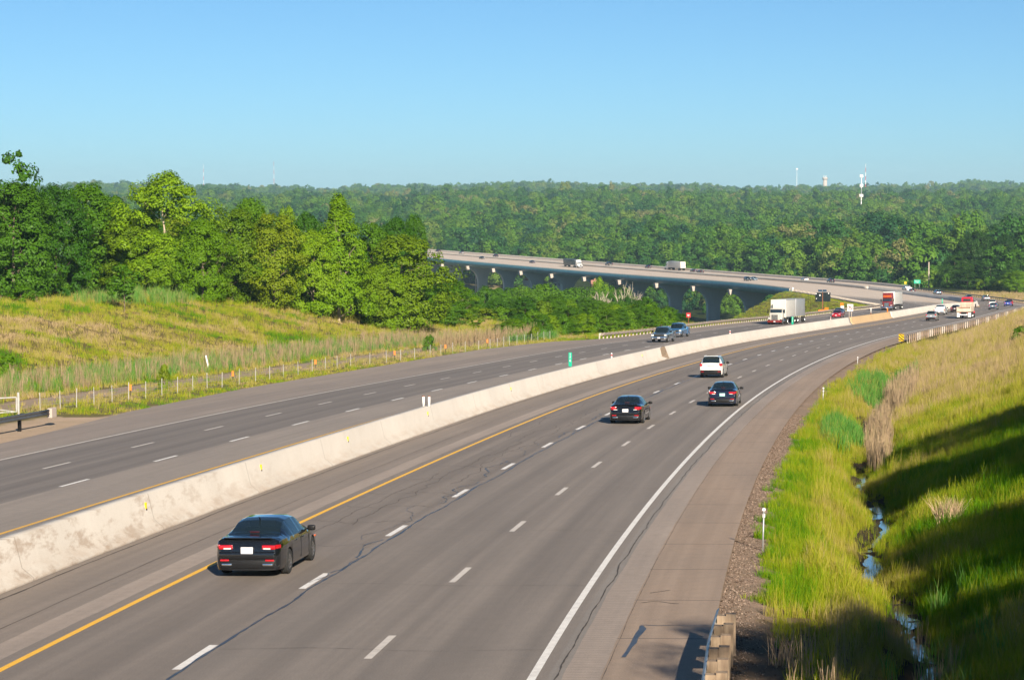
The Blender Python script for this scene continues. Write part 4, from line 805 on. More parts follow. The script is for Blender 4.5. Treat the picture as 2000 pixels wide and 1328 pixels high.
# ---------------------------------------------------------------- vehicles; local axes: +Y forward, +X right, origin on the road
def loft_car(root,keys,ztab,wins,wheels,R,mat,dark_low=None,glassmat=None,zb=.20):
    """keys: (y, half width, belt z, top half width, top z). wins: dict of ranges for glass. wheels: y positions"""
    K=np.array(keys); y0,y1=K[0,0],K[-1,0]
    ys=set(np.round(np.arange(y0,y1,.11),3).tolist()+[k[0] for k in keys]); 
    for w in wheels:
        for a in np.linspace(-1,1,11): ys.add(round(w+(R+.05)*math.sin(a*math.pi/2),3))
        ys.add(round(w-R-.055,3)); ys.add(round(w+R+.055,3))
    for a,b in wins.get('side',[]): ys|={round(a,3),round(b,3)}
    ys=sorted(ys); ys=[y for i,y in enumerate(ys) if i==0 or y-ys[i-1]>.012 or y in K[:,0]]
    ys=np.array(ys); I=lambda c: np.interp(ys,K[:,0],K[:,c])
    W,ZB,WT,ZT=I(1),I(2),I(3),I(4)
    V=[]
    for i,y in enumerate(ys):
        w,zbelt,wt,zt=W[i],ZB[i],WT[i],ZT[i]; a=zb
        for q in wheels:
            d=abs(y-q)
            if d<R+.05: a=max(a,R+math.sqrt((R+.05)**2-d*d))
        h=zt-zbelt; cab=h>.16
        sec=[(0,zb),(.60*w,zb),(.62*w,max(a,zb)),(.965*w,max(zb+.015,a)),(.995*w,max(zb+.16,a+.008)),(1.0*w,max(zb+.5*(zbelt-zb),a+.016)),(.99*w,max(zbelt-.13,a+.024)),(.945*w,zbelt)]
        zs=zt-(.075 if cab else .03)*min(1,h/.16 if h>0 else 0)
        sec+=[(.5*(.925*w+wt)+.015,zbelt+.52*(zs-zbelt)),(wt,zs),(wt*.72,zt-.012),(0,zt)]
        V+= [(x,y,z) for x,z in sec]
    n=12; m=len(ys); V=np.array(V); VL=V.copy(); VL[:,0]*=-1; N=len(V)
    parts={'body':[], 'rear_window':[], 'windshield':[], 'side_window':[]}; dk=[]
    def inr(y,rr): return any(a-1e-4<=y<=b+1e-4 for a,b in rr)
    for i in range(m-1):
        ym=(ys[i]+ys[i+1])/2
        for j in range(n-1):
            f=(i*n+j,i*n+j+1,(i+1)*n+j+1,(i+1)*n+j); g=tuple(N+k for k in f[::-1]); key='body'
            if j in (7,8) and inr(ym,wins.get('side',[])): key='side_window'
            elif j in (9,10) and inr(ym,wins.get('rear',[])): key='rear_window'
            elif j in (9,10) and inr(ym,wins.get('front',[])): key='windshield'
            parts[key]+= [f,g]
    allv=np.vstack([V,VL])
    for i in (0,m-1):
        ring=[i*n+j for j in range(n)]+[N+i*n+j for j in range(n-2,0,-1)]
        parts['body'].append(tuple(ring))
    def mk(name,fs,mt,p,ang):
        if not fs: return None
        used=sorted({k for f in fs for k in f}); mp={k:a for a,k in enumerate(used)}; mb=MB(); mb.v=[tuple(allv[k]) for k in used]; mb.f=[tuple(mp[k] for k in f) for f in fs]
        me=bpy.data.meshes.new(name); me.from_pydata(mb.v,[],mb.f); me.materials.append(mt); bm=bmesh.new(); bm.from_mesh(me); bmesh.ops.remove_doubles(bm,verts=bm.verts,dist=.0005); bmesh.ops.recalc_face_normals(bm,faces=bm.faces[:])
        for f in bm.faces: f.smooth=True
        for e in bm.edges:
            if len(e.link_faces)==2 and e.calc_face_angle(0)>math.radians(ang): e.smooth=False
        bm.to_mesh(me); bm.free(); return link(name,me,p)
    body=mk('body',parts['body'],mat,root,38); g=glassmat or M['glass']
    mk('windshield',parts['windshield'],g,root,60); mk('rear_window',parts['rear_window'],g,root,60); mk('side_window',parts['side_window'],g,root,60)
    return body
def wheel(root,x,y,R,w,rim='rim',name='wheel'):
    sg=1 if x>0 else -1; mb=MB(); mb.lathe([(-w/2,R*.6),(-w/2,R*.93),(-w*.38,R),(w*.38,R),(w/2,R*.93),(w/2,R*.66),(w*.3,R*.62),(-w/2,R*.6)],(x,y,R),n=28); t=mb.build(name,M['tyre'],root,angle=40)
    rb=MB(); xo=x+sg*w*.36
    rb.lathe([(-sg*w*.2,R*.64),(sg*w*.10,R*.65),(sg*w*.11,R*.60),(sg*w*.02,R*.56)],(xo,y,R),n=28)
    for k in range(5):
        a=2*math.pi*k/5+.3; c=Vector((xo+sg*w*.05,y+math.cos(a)*R*.33,R+math.sin(a)*R*.33)); rb.box(c,(.03,R*.58,R*.17),rx=a)
    rb.tube((xo-sg*.02,y,R),(xo+sg*w*.1,y,R),R*.16,n=10); rb.build('rim',M[rim],t,angle=40)
    dk=MB(); dk.tube((xo-sg*.04,y,R),(xo-sg*.03,y,R),R*.6,n=20); dk.build('brake_disc',M['trim'],t)
    return t
def lampbox(root,name,c,d,mat,rz=0): return MB().box(c,d,rz=rz,bev=min(d)*.35).build(name,M[mat],root,angle=50)
def sedan(name,label,paintname,group=None,L=4.85,Wd=1.86,H=1.46,style=0):
    root=thing(name,label,'car',group=group); h=L/2; w=Wd/2
    keys=[(-h,w*.80,.70,w*.70,.74),(-h+.05,w*.88,.86,w*.74,.93),(-h+.16,w*.935,.97,w*.76,1.055),(-h+.40,w*.965,.99,w*.77,1.075),(-h+.78,w*.99,.985,w*.76,1.085),
          (-h+1.10,w,.98,w*.705,1.25),(-h+1.45,w,.975,w*.66,1.39),(-h+1.85,w,.97,w*.645,H-.012),(-h+2.35,w,.96,w*.65,H),(-h+2.80,w,.955,w*.66,H-.03),(-h+3.05,w,.95,w*.675,1.36),(-h+3.72,w*.995,.93,w*.76,.985),(-h+4.2,w*.97,.86,w*.76,.91),(h-.22,w*.93,.74,w*.72,.79),(h-.06,w*.86,.62,w*.68,.66),(h,w*.78,.52,w*.62,.56)]
    wins={'side':[(-h+1.22,-h+1.62),(-h+1.68,-h+2.40),(-h+2.47,-h+3.38)],'rear':[(-h+.80,-h+1.80)],'front':[(-h+2.95,-h+3.70)]}
    R=.335; wy=(-h+1.02,h-.92); loft_car(root,keys,None,wins,wy,R,M[paintname])
    for y in wy:
        for sx in (-1,1): wheel(root,sx*(w-.115),y,R,.225,'rim_dark' if style==0 else 'rim')
    # lower rear valance, boot lip, lamps, plate, exhausts, mirrors
    MB().box((0,-h+.05,.36),(Wd*.80,.16,.24),bev=.05).build('rear_bumper',M['trim'],root,angle=50)
    MB().box((0,-h+.015,.60),(Wd*.84,.14,.22),bev=.06).build('bumper_cover',M[paintname],root,angle=60)
    MB().box((0,-h+.13,1.055),(Wd*.70,.16,.03),bev=.012).build('boot_lip',M[paintname],root,angle=60)
    for sx in (-1,1):
        t=MB(); 
        if style==0: t.box((sx*w*.63,-h+.03,.82),(w*.40,.10,.12),rz=-sx*.10,bev=.03).box((sx*w*.855,-h+.13,.832),(w*.11,.20,.11),rz=-sx*.5,bev=.03)
        elif style==1: t.box((sx*w*.69,-h+.05,.86),(w*.30,.12,.18),rz=-sx*.15,bev=.04).box((sx*w*.865,-h+.14,.87),(w*.10,.16,.15),rz=-sx*.4,bev=.03)
        else: t.box((sx*w*.64,-h+.05,.85),(w*.42,.12,.15),rz=-sx*.14,bev=.04).box((sx*w*.87,-h+.16,.87),(w*.10,.24,.13),rz=-sx*.4,bev=.03)
        t.build('tail_light',M['tail'],root,angle=50)
        lampbox(root,'reverse_light',(sx*w*.58,-h-.022,.785),(w*.22,.03,.04),'lamp',-sx*.1)
        lampbox(root,'reflector',(sx*w*.66,-h-.025,.475),(w*.26,.04,.05),'tail')
        MB().box((sx*w*.60,-h-.02,.36),(w*.30,.08,.07),bev=.025).build('exhaust_tip',M['chrome'],root,angle=50)
        lampbox(root,'headlight',(sx*w*.66,h-.13,.66),(w*.36,.2,.13),'lamp',sx*.25)
        lampbox(root,'side_marker',(sx*w*.955,h-.42,.66),(.03,.16,.05),'amber')
        m=MB().box((sx*(w+.09),-h+3.33,.99),(.22,.13,.15),bev=.045).box((sx*(w-.03),-h+3.36,.96),(.1,.05,.05)); m.build('wing_mirror',M['trim'],root,angle=60)
        for yy in (-h+2.42,-h+3.42): MB().box((sx*(w*.998),yy,.60),(.012,.012,.62)).build('door_seam',M['trim'],root)
        for yy in (-h+1.86,-h+2.66): lampbox(root,'door_handle',(sx*(w*.997+.01),yy,.83),(.035,.17,.03),paintname)
    lampbox(root,'licence_plate',(0,-h-.045,.74),(.33,.03,.18),'plate_green' if style==2 else 'plate'); lampbox(root,'brake_light',(0,-h+.86,1.14),(.26,.03,.015),'dim_lamp')
    MB().box((0,h-.07,.47),(Wd*.55,.08,.2),bev=.03).build('grille',M['trim'],root); lampbox(root,'front_plate',(0,h-.0,.46),(.31,.03,.16),'plate')
    MB().box((0,-h+1.55,.80),(Wd*.72,.25,.5),bev=.06).box((0,-h+2.45,.82),(Wd*.66,.2,.62),bev=.06).build('seats',M['seat'],root)
    for sx in (-1,1): MB().box((sx*.36,-h+2.36,1.2),(.27,.1,.22),bev=.04).build('headrest',M['seat'],root)
    MB().tube((.0,-h+1.50,H-.045),(.0,-h+1.36,H+.03),.02,.012).build('antenna',M['trim'],root)
    return root
def suv(name,label,paintname,group=None,L=4.62,Wd=1.84,H=1.70,tall_lamps=True,lowdark=True):
    root=thing(name,label,'car',group=group); h=L/2; w=Wd/2
    keys=[(-h,w*.86,.84,w*.76,.87),(-h+.05,w*.93,1.02,w*.78,1.09),(-h+.15,w*.965,1.08,w*.765,1.18),(-h+.42,w*.985,1.09,w*.70,1.60),(-h+.62,w*.99,1.09,w*.69,H-.025),(-h+1.2,w,1.07,w*.70,H),(-h+2.1,w,1.05,w*.71,H-.005),(-h+2.62,w,1.03,w*.72,H-.06),(-h+3.35,w*.99,1.0,w*.79,1.10),(-h+3.9,w*.97,.95,w*.77,1.0),(h-.2,w*.93,.84,w*.72,.88),(h-.05,w*.87,.72,w*.68,.75),(h,w*.8,.6,w*.62,.63)]
    wins={'side':[(-h+.62,-h+1.1),(-h+1.17,-h+2.0),(-h+2.07,-h+2.95)],'rear':[(-h+.15,-h+.60)],'front':[(-h+2.64,-h+3.32)]}
    R=.36; wy=(-h+.95,h-.9); loft_car(root,keys,None,wins,wy,R,M[paintname],zb=.26)
    for y in wy:
        for sx in (-1,1): wheel(root,sx*(w-.115),y,R,.23,'rim')
    MB().box((0,-h+.02,.45),(Wd*.90,.2,.36),bev=.07).build('rear_bumper',M['trim'] if lowdark else M[paintname],root,angle=50); MB().box((0,h-.04,.42),(Wd*.84,.16,.3),bev=.06).build('front_bumper',M['trim'],root,angle=50)
    for sx in (-1,1):
        t=MB().box((sx*w*.83,-h+.06,1.03),(w*.24,.14,.24),rz=-sx*.25,bev=.05).box((sx*w*.955,-h+.22,1.05),(w*.06,.26,.14),bev=.02); t.build('tail_light',M['tail'],root,angle=50)
        lampbox(root,'reflector',(sx*w*.72,-h-.085,.50),(w*.26,.03,.05),'tail'); lampbox(root,'headlight',(sx*w*.7,h-.13,.78),(w*.36,.2,.17),'lamp',sx*.25)
        MB().box((sx*(w+.1),-h+2.92,1.12),(.22,.13,.18),bev=.05).build('wing_mirror',M['trim'],root,angle=60); MB().tube((sx*w*.64,-h+.75,H+.03),(sx*w*.64,-h+2.3,H+.02),.022).build('roof_rail',M['steel'],root)
        for yy in (-h+1.13,-h+2.03): MB().box((sx*(w*.998),yy,.70),(.012,.012,.6)).build('door_seam',M['trim'],root)
    lampbox(root,'licence_plate',(0,-h-.012,.86),(.33,.03,.16),'plate'); lampbox(root,'trim_strip',(0,-h-.005,.955),(.6,.03,.035),'trim'); lampbox(root,'front_plate',(0,h+.0,.5),(.31,.03,.15),'plate')
    MB().box((0,h-.04,.70),(Wd*.5,.08,.16),bev=.03).build('grille',M['trim'],root); MB().box((0,-h+.42,H+.005),(Wd*.6,.22,.035),bev=.015).build('roof_spoiler',M[paintname],root,angle=60)
    MB().box((0,-h+1.3,.92),(Wd*.7,.25,.6),bev=.06).box((0,-h+2.1,.95),(Wd*.66,.2,.7),bev=.06).build('seats',M['seat'],root); return root
def pickup(name,label,paintname,group=None,L=5.75,Wd=2.0,H=1.9):
    root=thing(name,label,'pickup',group=group); h=L/2; w=Wd/2
    keys=[(-h+1.78,w*.97,1.22,w*.74,1.30),(-h+1.86,w*.98,1.22,w*.735,1.55),(-h+1.96,w,1.22,w*.73,H-.04),(-h+2.5,w,1.2,w*.735,H),(-h+3.3,w,1.19,w*.74,H-.02),(-h+3.65,w,1.18,w*.75,H-.12),(-h+4.25,w*.99,1.15,w*.82,1.24),(-h+4.9,w*.985,1.12,w*.82,1.19),(h-.12,w*.96,1.06,w*.80,1.12),(h,w*.93,.98,w*.78,1.02)]
    wins={'side':[(-h+2.1,-h+2.85),(-h+2.95,-h+3.9)],'rear':[(-h+1.86,-h+1.97)],'front':[(-h+3.68,-h+4.24)]}
    R=.40; wy=(-h+1.15,h-1.0); loft_car(root,keys,None,wins,(wy[1],),R,M[paintname],zb=.38)
    b=MB()
    for sx in (-1,1): b.box((sx*(w-.05),-h+.93,.97),(.12,1.72,.62),bev=.04).box((sx*(w-.04),-h+.35,.52),(.1,.5,.3)).box((sx*(w-.04),-h+1.66,.52),(.1,.22,.3))
    b.box((0,-h+.06,.97),(Wd*.86,.09,.62),bev=.03).box((0,-h+.93,.70),(Wd*.9,1.7,.06)); b.build('cargo_bed',M[paintname],root,angle=50)
    for y in wy:
        for sx in (-1,1): wheel(root,sx*(w-.14),y,R,.27,'rim')
    MB().box((0,-h-.02,.55),(Wd*.94,.2,.2),bev=.05).build('rear_bumper',M['chrome'],root,angle=50); MB().box((0,h+.03,.56),(Wd*.96,.2,.26),bev=.06).build('front_bumper',M['chrome'],root,angle=50); MB().box((0,h+.01,.86),(Wd*.60,.06,.28),bev=.03).build('grille',M['trim'],root); MB().box((0,h+.035,.86),(Wd*.58,.03,.06)).build('grille_bar',M['chrome'],root)
    for sx in (-1,1):
        lampbox(root,'headlight',(sx*w*.80,h-.0,.87),(w*.3,.14,.24),'lamp',sx*.1); lampbox(root,'fog_lamp',(sx*w*.75,h+.13,.5),(.16,.03,.1),'lamp'); lampbox(root,'tail_light',(sx*w*.93,-h+.03,.98),(.14,.12,.4),'tail'); MB().box((sx*(w+.13),-h+3.85,1.28),(.24,.14,.24),bev=.05).build('wing_mirror',M['trim'],root,angle=60)
    lampbox(root,'front_plate',(0,h+.14,.55),(.33,.03,.17),'plate'); lampbox(root,'licence_plate',(0,-h-.13,.6),(.33,.03,.17),'plate')
    MB().box((0,-h+2.3,1.05),(Wd*.74,.2,.6),bev=.05).box((0,-h+3.1,1.05),(Wd*.7,.2,.7),bev=.05).build('seats',M['seat'],root); return root
def axle(root,y,w,R=.50,dual=False):
    for sx in (-1,1): wheel(root,sx*(w-.15),y,R,.30 if not dual else .56,'rim')
def trailer(root,y0,y1,z0,z1,w,mat,rear=True,side=None):
    MB().box((0,(y0+y1)/2,(z0+z1)/2),(w,y1-y0,z1-z0),bev=.04).build('trailer_box',M[mat],root,angle=50)
    f=MB()
    for sx in (-1,1): f.box((sx*(w/2+.004),(y0+y1)/2,z0+.07),(.03,y1-y0-.1,.12)).box((sx*(w/2+.003),(y0+y1)/2,z1-.06),(.02,y1-y0-.1,.1))
    n=max(2,int((y1-y0)/1.2))
    for k in range(1,n):
        for sx in (-1,1): f.box((sx*(w/2+.002),y0+(y1-y0)*k/n,(z0+z1)/2),(.012,.03,z1-z0-.3))
    f.build('side_rail',M['steel'],root)
    if rear:
        d=MB().box((0,y0-.01,(z0+z1)/2),(w*.94,.04,z1-z0-.15)); dd=d.build('rear_door',M[mat],root); lk=MB()
        for x in (-.55,-.18,.18,.55): lk.tube((x*w*.5,y0-.05,z0+.1),(x*w*.5,y0-.05,z1-.1),.018,n=6)
        lk.build('locking_bar',M['steel'],dd)
        for sx in (-1,1): lampbox(root,'tail_light',(sx*w*.42,y0-.03,z0-.06),(.25,.05,.09),'tail')
def tractor(root,mat,y,sleeper=True,roofmat=None,grille='chrome',chassis=4.2,w=2.4,hood=1.35):
    """conventional cab whose bumper is at y"""
    c=y-hood; MB().box((0,y-hood/2+.02,1.22),(w*.72,hood,.98),taper=(.92,.98),bev=.12).build('hood',M[mat],root,angle=50)
    f=MB()
    for sx in (-1,1): f.box((sx*w*.40,y-.72,1.02),(w*.22,1.25,.42),taper=(.8,.86),bev=.12)
    f.build('fender',M[mat],root,angle=50)
    cab=MB().box((0,c-.75,1.32),(w*.92,1.5,1.2),bev=.08); cab.box((0,c-.80,2.22),(w*.90,1.36,.72),taper=(.94,.86),bev=.07); cab.build('cab',M[mat],root,angle=50)
    MB().box((0,c-.13,2.21),(w*.80,.06,.56),rx=.16,bev=.02).build('windshield',M['glass_dark'],root,angle=50)
    for sx in (-1,1):
        MB().box((sx*w*.44,c-.72,2.18),(.06,.72,.5),bev=.02).build('side_window',M['glass_dark'],root); MB().box((sx*(w*.5+.16),c-.1,2.15),(.2,.12,.62),bev=.03).build('wing_mirror',M['trim'],root); lampbox(root,'headlight',(sx*w*.40,y-.08,1.0),(.3,.14,.2),'lamp')
    if sleeper:
        MB().box((0,c-2.15,2.25),(w*.95,1.5,3.1),bev=.1).box((0,c-.95,3.15),(w*.84,1.5,.95),taper=(.93,.62),bev=.1).build('sleeper',M[mat],root,angle=50)
        if roofmat: MB().box((0,c-.34,2.98),(w*.74,.30,.52),rx=.35,bev=.05).build('roof_fairing',M[roofmat],root,angle=50); MB().box((0,c-.52,3.36),(w*.5,.22,.18),rx=.5,bev=.03).build('roof_window',M['glass_dark'],root)
    else: MB().box((0,c-.78,2.62),(w*.8,1.1,.08),bev=.03).build('cab_roof',M[mat],root)
    MB().box((0,y+.01,1.2),(w*.42,.07,.82),bev=.03).build('grille',M['trim'] if grille=='dark' else M['chrome'],root); g=MB()
    for k in range(5): g.box((0,y+.05,.92+k*.14),(w*.36,.03,.03))
    g.box((-w*.2,y+.05,1.2),(.05,.05,.86)).box((w*.2,y+.05,1.2),(.05,.05,.86)); g.build('grille_bar',M['chrome'],root)
    MB().box((0,y+.1,.55),(w*1.0,.28,.4),bev=.08).build('front_bumper',M['chrome'] if grille!='brown' else M['maroon'],root,angle=50); lampbox(root,'front_plate',(0,y+.26,.5),(.32,.03,.16),'plate')
    MB().box((0,(c-chassis)-0.1+.6,.82),(.9,chassis+1.2,.25)).build('chassis',M['trim'],root); axle(root,y-.75,w/2,.5)
    for sx in (-1,1): MB().tube((sx*w*.38,c-.9,.62),(sx*w*.38,c-2.3,.62),.29,n=14).build('fuel_tank',M['chrome'],root,smooth=True)
def semi(name,label,mat,tmat,roofmat=None,grille='chrome',sleeper=True,tl=15.5,group=None,zt=4.05):
    root=thing(name,label,'truck',group=group); y=10.4; tractor(root,mat,y,sleeper,roofmat,grille)
    fr=y-(4.9 if sleeper else 3.3); trailer(root,fr-tl,fr,1.15,zt,2.55,tmat)
    for a in (y-5.0,y-6.3): axle(root,a,1.24,.5,True)
    for a in (fr-tl+1.3,fr-tl+2.6): axle(root,a,1.24,.5,True)
    MB().box((0,fr-tl+2.2,.95),(1.6,3.4,.3)).box((0,fr-tl+.1,.55),(2.2,.1,.12)).build('bogie',M['trim'],root); return root
def double_truck():
    root=thing('box_truck','white day-cab truck pulling two grey box trailers, leaving the bend','truck'); y=10.2; tractor(root,'cream',y,False,None,'brown',2.4,hood=1.2)
    MB().tube((.9,y-2.9,1.2),(.9,y-2.9,3.3),.07).build('exhaust_stack',M['chrome'],root)
    f1=y-3.25; trailer(root,f1-8.5,f1,1.12,4.05,2.55,'trailer_white',False); trailer(root,f1-17.9,f1-9.4,1.12,4.05,2.55,'trailer_grey')
    MB().box((0,f1+.012,2.6),(2.45,.03,2.75)).build('front_panel',M['trailer_white'],root)
    for a in (y-4.2,f1-7.6,f1-10.4,f1-17.0): axle(root,a,1.24,.5,True)
    MB().box((0,f1-9,.9),(.3,2.2,.2)).build('dolly_bar',M['trim'],root); return root
def dump_truck():
    root=thing('dump_truck','cream tipper truck with red cab and rusty empty bed going away along the bend','truck'); y=4.2; tractor(root,'bright_red',y,False,None,'chrome',2.2)
    MB().box((0,y-2.2,2.05),(2.2,1.4,1.5),bev=.1).build('cab_back',M['bright_red'],root,angle=50); MB().box((0,y-2.15,3.12),(2.15,1.5,1.25),taper=(.92,.85),bev=.12).build('cab_roof',M['bright_red'],root,angle=50); MB().box((0,y-2.93,3.2),(1.3,.05,.42)).build('rear_window',M['glass_dark'],root)
    z0=1.15; yb0,yb1=-4.1,y-3.2; b=MB()
    b.box((0,yb1,z0+.85),(2.5,.14,1.6)); b.build('headboard',M['dump_cream'],root); rb=MB()
    for k in range(9): rb.box((-1.12+k*.28,yb1-.1,z0+1.0),(.10,.10,1.25))
    rb.build('headboard_rib',M['dump_cream'],root)
    s=MB()
    for sx in (-1,1): s.box((sx*1.2,(yb0+yb1)/2,z0+.45),(.12,yb1-yb0,.9))
    s.build('bed_side',M['dump_cream'],root); MB().box((0,(yb0+yb1)/2,z0+.02),(2.3,yb1-yb0,.12)).box((0,(yb0+yb1)/2-.2,z0+.45),(2.1,yb1-yb0-.6,.6),taper=(.8,.95)).build('bed_floor',M['rust'],root)
    MB().box((0,yb0+.05,z0+.35),(2.4,.12,.62)).build('tailgate',M['dump_cream'],root); MB().box((0,yb0+.2,.95),(1.0,.5,.4)).build('tow_frame',M['trim'],root); MB().box((0,yb0+.02,.72),(1.25,.1,.28)).build('tow_bar',M['sign_white'],root)
    for sx in (-1,1): MB().box((sx*.98,yb0+.15,.62),(.5,.04,.75)).build('mud_flap',M['sign_white'],root); lampbox(root,'tail_light',(sx*.6,yb0-.02,.98),(.2,.05,.1),'tail')
    for a in (-3.0,-1.65): axle(root,a,1.24,.52,True)
    return root
def put(o,s,o_,back=False,yaw=0.0):
    p=P(s,o_,.006); th=float(cth(s)); g=math.atan(float(np.interp(s,S,GR))); e=math.atan(float(ce(s)))
    if back: o.rotation_euler=(-g,e,-th+math.pi+yaw)
    else: o.rotation_euler=(g,-e,-th+yaw)
    o.location=p; return o
G_GO='vehicles driving away on the right carriageway'; G_CO='vehicles coming towards the camera'; G_BR='cars far off on the viaduct'
c=put(sedan('sedan','large black sedan nearest the camera with red tail lamps and white plate','black'),9.25,1.72,yaw=.0); 
sb=put(sedan('sedan','black sedan in the middle lane with small square red tail lamps','black',L=4.75,style=1),72.9,5.72)
sc_=put(sedan('sedan','navy sedan near the right edge line with wide red tail lamps and pale green plate','navy',L=4.8,Wd=1.84,style=2),89.0,9.7,yaw=.02)
sv=put(suv('suv','white SUV with dark rear window straddling the dashed lane line','white'),127.3,5.2)
pk=put(pickup('pickup_truck','grey-blue pickup with chrome bumper leading the oncoming traffic','gray_blue'),221.3,-14.4,True)
bp=put(pickup('pickup_truck','bright blue pickup half hidden behind the grey-blue pickup','blue'),246,-17.4,True)
dt=put(double_truck(),325,-16.5,True); du=put(dump_truck(),360.5,9.6)
rs=put(semi('semi_truck','maroon tractor unit with orange roof fairing and white trailer on the bend','maroon','trailer_white','orange_red','chrome'),459,-16.9,True)
wt=put(semi('semi_truck','white semi truck with white trailer crossing the viaduct away from the camera','white','trailer_white'),1003,15.2); bt=put(semi('semi_truck','white tractor with black trailer crossing the viaduct towards the camera','white','trailer_black'),1082,-6.2,True)
bpy.context.view_layer.update()
sw=lambda a,b: {('paint_'+a):M[b]}
def more(src,frm,to,label,s,o_,back=False,group=None):
    return put(dup(src,label,(0,0,0),swap=sw(frm,to)),s,o_,back)
for src,frm,to,s,o_,back,label in (
 (sb,'black','red',374.5,-15.9,True,'red sedan side by side with a dark sedan below the message board'),
 (sb,'black','navy',397,-19.4,True,'dark blue sedan half hidden behind the red sedan below the message board'),
 (sv,'white','silver',343,5.7,False,'silver hatchback leading the knot of cars at the bend, left of the tipper truck'),
 (pk,'gray_blue','white',386,2.0,False,'white pickup right behind the silver hatchback near the barrier tip'),
 (sb,'black','dark_red',407,2.5,False,'dark car with red lamps between the white pickup and the tipper truck'),
 (sb,'black','steel_blue',428,8.0,False,'steel blue sedan just right of the tipper truck'),
 (sv,'white','white',502,3.4,False,'small white SUV beyond the steel blue sedan on the bend'),
 (sb,'black','royal',508,6.9,False,'royal blue car half hidden behind the white SUV on the bend'),
 (sv,'white','silver',617,10.4,False,'pale SUV with dark rear window behind the tipper cab on the bend'),
 (sv,'white','red',522,7.4,False,'red SUV nearest the outer guardrail at the right edge'),
 (sb,'black','navy',632,8.2,False,'dark blue car straight above the red cab of the tipper'),
 (sv,'white','gray_blue',685,10.5,False,'grey-blue SUV beside the green marker past the barrier tip'),
 (sb,'black','black',706,7.5,False,'low dark car whose roof shows over the median near the green highway sign'),
 (pk,'gray_blue','white',722,10.6,False,'white pickup in front of the small yellow warning sign'),
 (sb,'black','white',838,10.3,False,'white car showing over the median where the viaduct begins'),
 (sv,'white','navy',814,12.2,False,'dark SUV with pale tailgate on the far carriageway at the viaduct start'),
 (sv,'white','black',857,-6.7,True,'black SUV side by side with a silver car on the viaduct'),
 (sb,'black','steel_blue',861,-2.6,True,'silver-blue car beside the black SUV on the viaduct'),
 (sb,'black','black',962,11.2,False,'dark car half hidden by the median between white semi and black SUV'),
 (sb,'black','navy',976,13.5,False,'navy car following right behind the white semi on the viaduct'),
 (sb,'black','navy',1037,15.2,False,'navy car ahead of the white semi on the viaduct'),
 (pk,'gray_blue','black',1083,13.4,False,'black pickup to the right of the black trailer on the viaduct'),
 (sb,'black','purple',1147,-2.8,True,'dark purple car to the left of the black trailer on the viaduct'),
 (sb,'black','black',1218,-3.0,True,'black car close to the near parapet toward the left end of the viaduct'),
 (sv,'white','black',1234,12.0,False,'dark SUV near the far parapet toward the left end of the viaduct'),
 (sb,'black','silver',1288,14.5,False,'silver car second from the left end of the viaduct'),
 (sb,'black','purple',1325,16.0,False,'last dark car at the left end of the viaduct beside the treetops')):
    more(src,frm,to,label,s,o_,back)
# ---------------------------------------------------------------- signs, markers, masts, houses
def text(body,size,loc,rot,mat,parent,name='lettering',ext=.004):
    cu=bpy.data.curves.new(name,'FONT'); cu.body=body; cu.size=size; cu.align_x='CENTER'; cu.align_y='CENTER'; cu.extrude=ext
    o=bpy.data.objects.new(name,cu); dg=bpy.context.evaluated_depsgraph_get(); COL.objects.link(o); bpy.context.view_layer.update(); me=bpy.data.meshes.new_from_object(o.evaluated_get(bpy.context.evaluated_depsgraph_get())); bpy.data.objects.remove(o)
    me.materials.clear(); me.materials.append(mat); q=link(name,me,parent); q.location=loc; q.rotation_euler=rot; return q
def faced(s,o): return -float(cth(s))
def wallpt(s,do=0,dz=1.17): 
    p=P(s,float(med(s))+do,dz); return Vector(p)
# yellow reflectors on the barrier
for s,lab in ((17.8,'yellow reflector tab on the barrier, nearest the camera by the worn concrete'),(32.5,'yellow reflector tab on the barrier left of the black sedan roof'),(47.6,'yellow reflector tab on the barrier, third in line from the camera'),(66,'yellow reflector tab on the barrier just before the twin white tubes'),(91.6,'yellow reflector tab on the barrier between twin tubes and green marker'),(152,'yellow reflector tab on the barrier beside the brown patch')):
    p=wallpt(s,.0,.0); t=thing('barrier_reflector',lab,'reflector',p,(0,0,faced(s,0)),'yellow reflectors along the barrier'); MB().box((.29,-.03,.84),(.05,.13,.20),bev=.01).build('plate',M['yellow_refl'],t); MB().box((.285,0,.71),(.07,.1,.06)).build('bracket',M['trim'],t)
p=wallpt(164.5,.0,0); t=thing('patch_panel','brown weathered board covering a gap in the pale barrier','panel',p,(0,0,faced(164,0))); MB().add([(.745,-1.35,.06),(.745,1.35,.06),(.43,1.35,.36),(.43,-1.35,.36),(.23,1.35,1.19),(.23,-1.35,1.19),(.68,-1.35,.05),(.68,1.35,.05),(.10,1.35,1.19),(.10,-1.35,1.19)],[(0,1,2,3),(3,2,4,5),(0,6,7,1),(5,4,8,9),(0,3,5,9,6),(1,7,8,4,2)]).build('board',M['wood'],t)
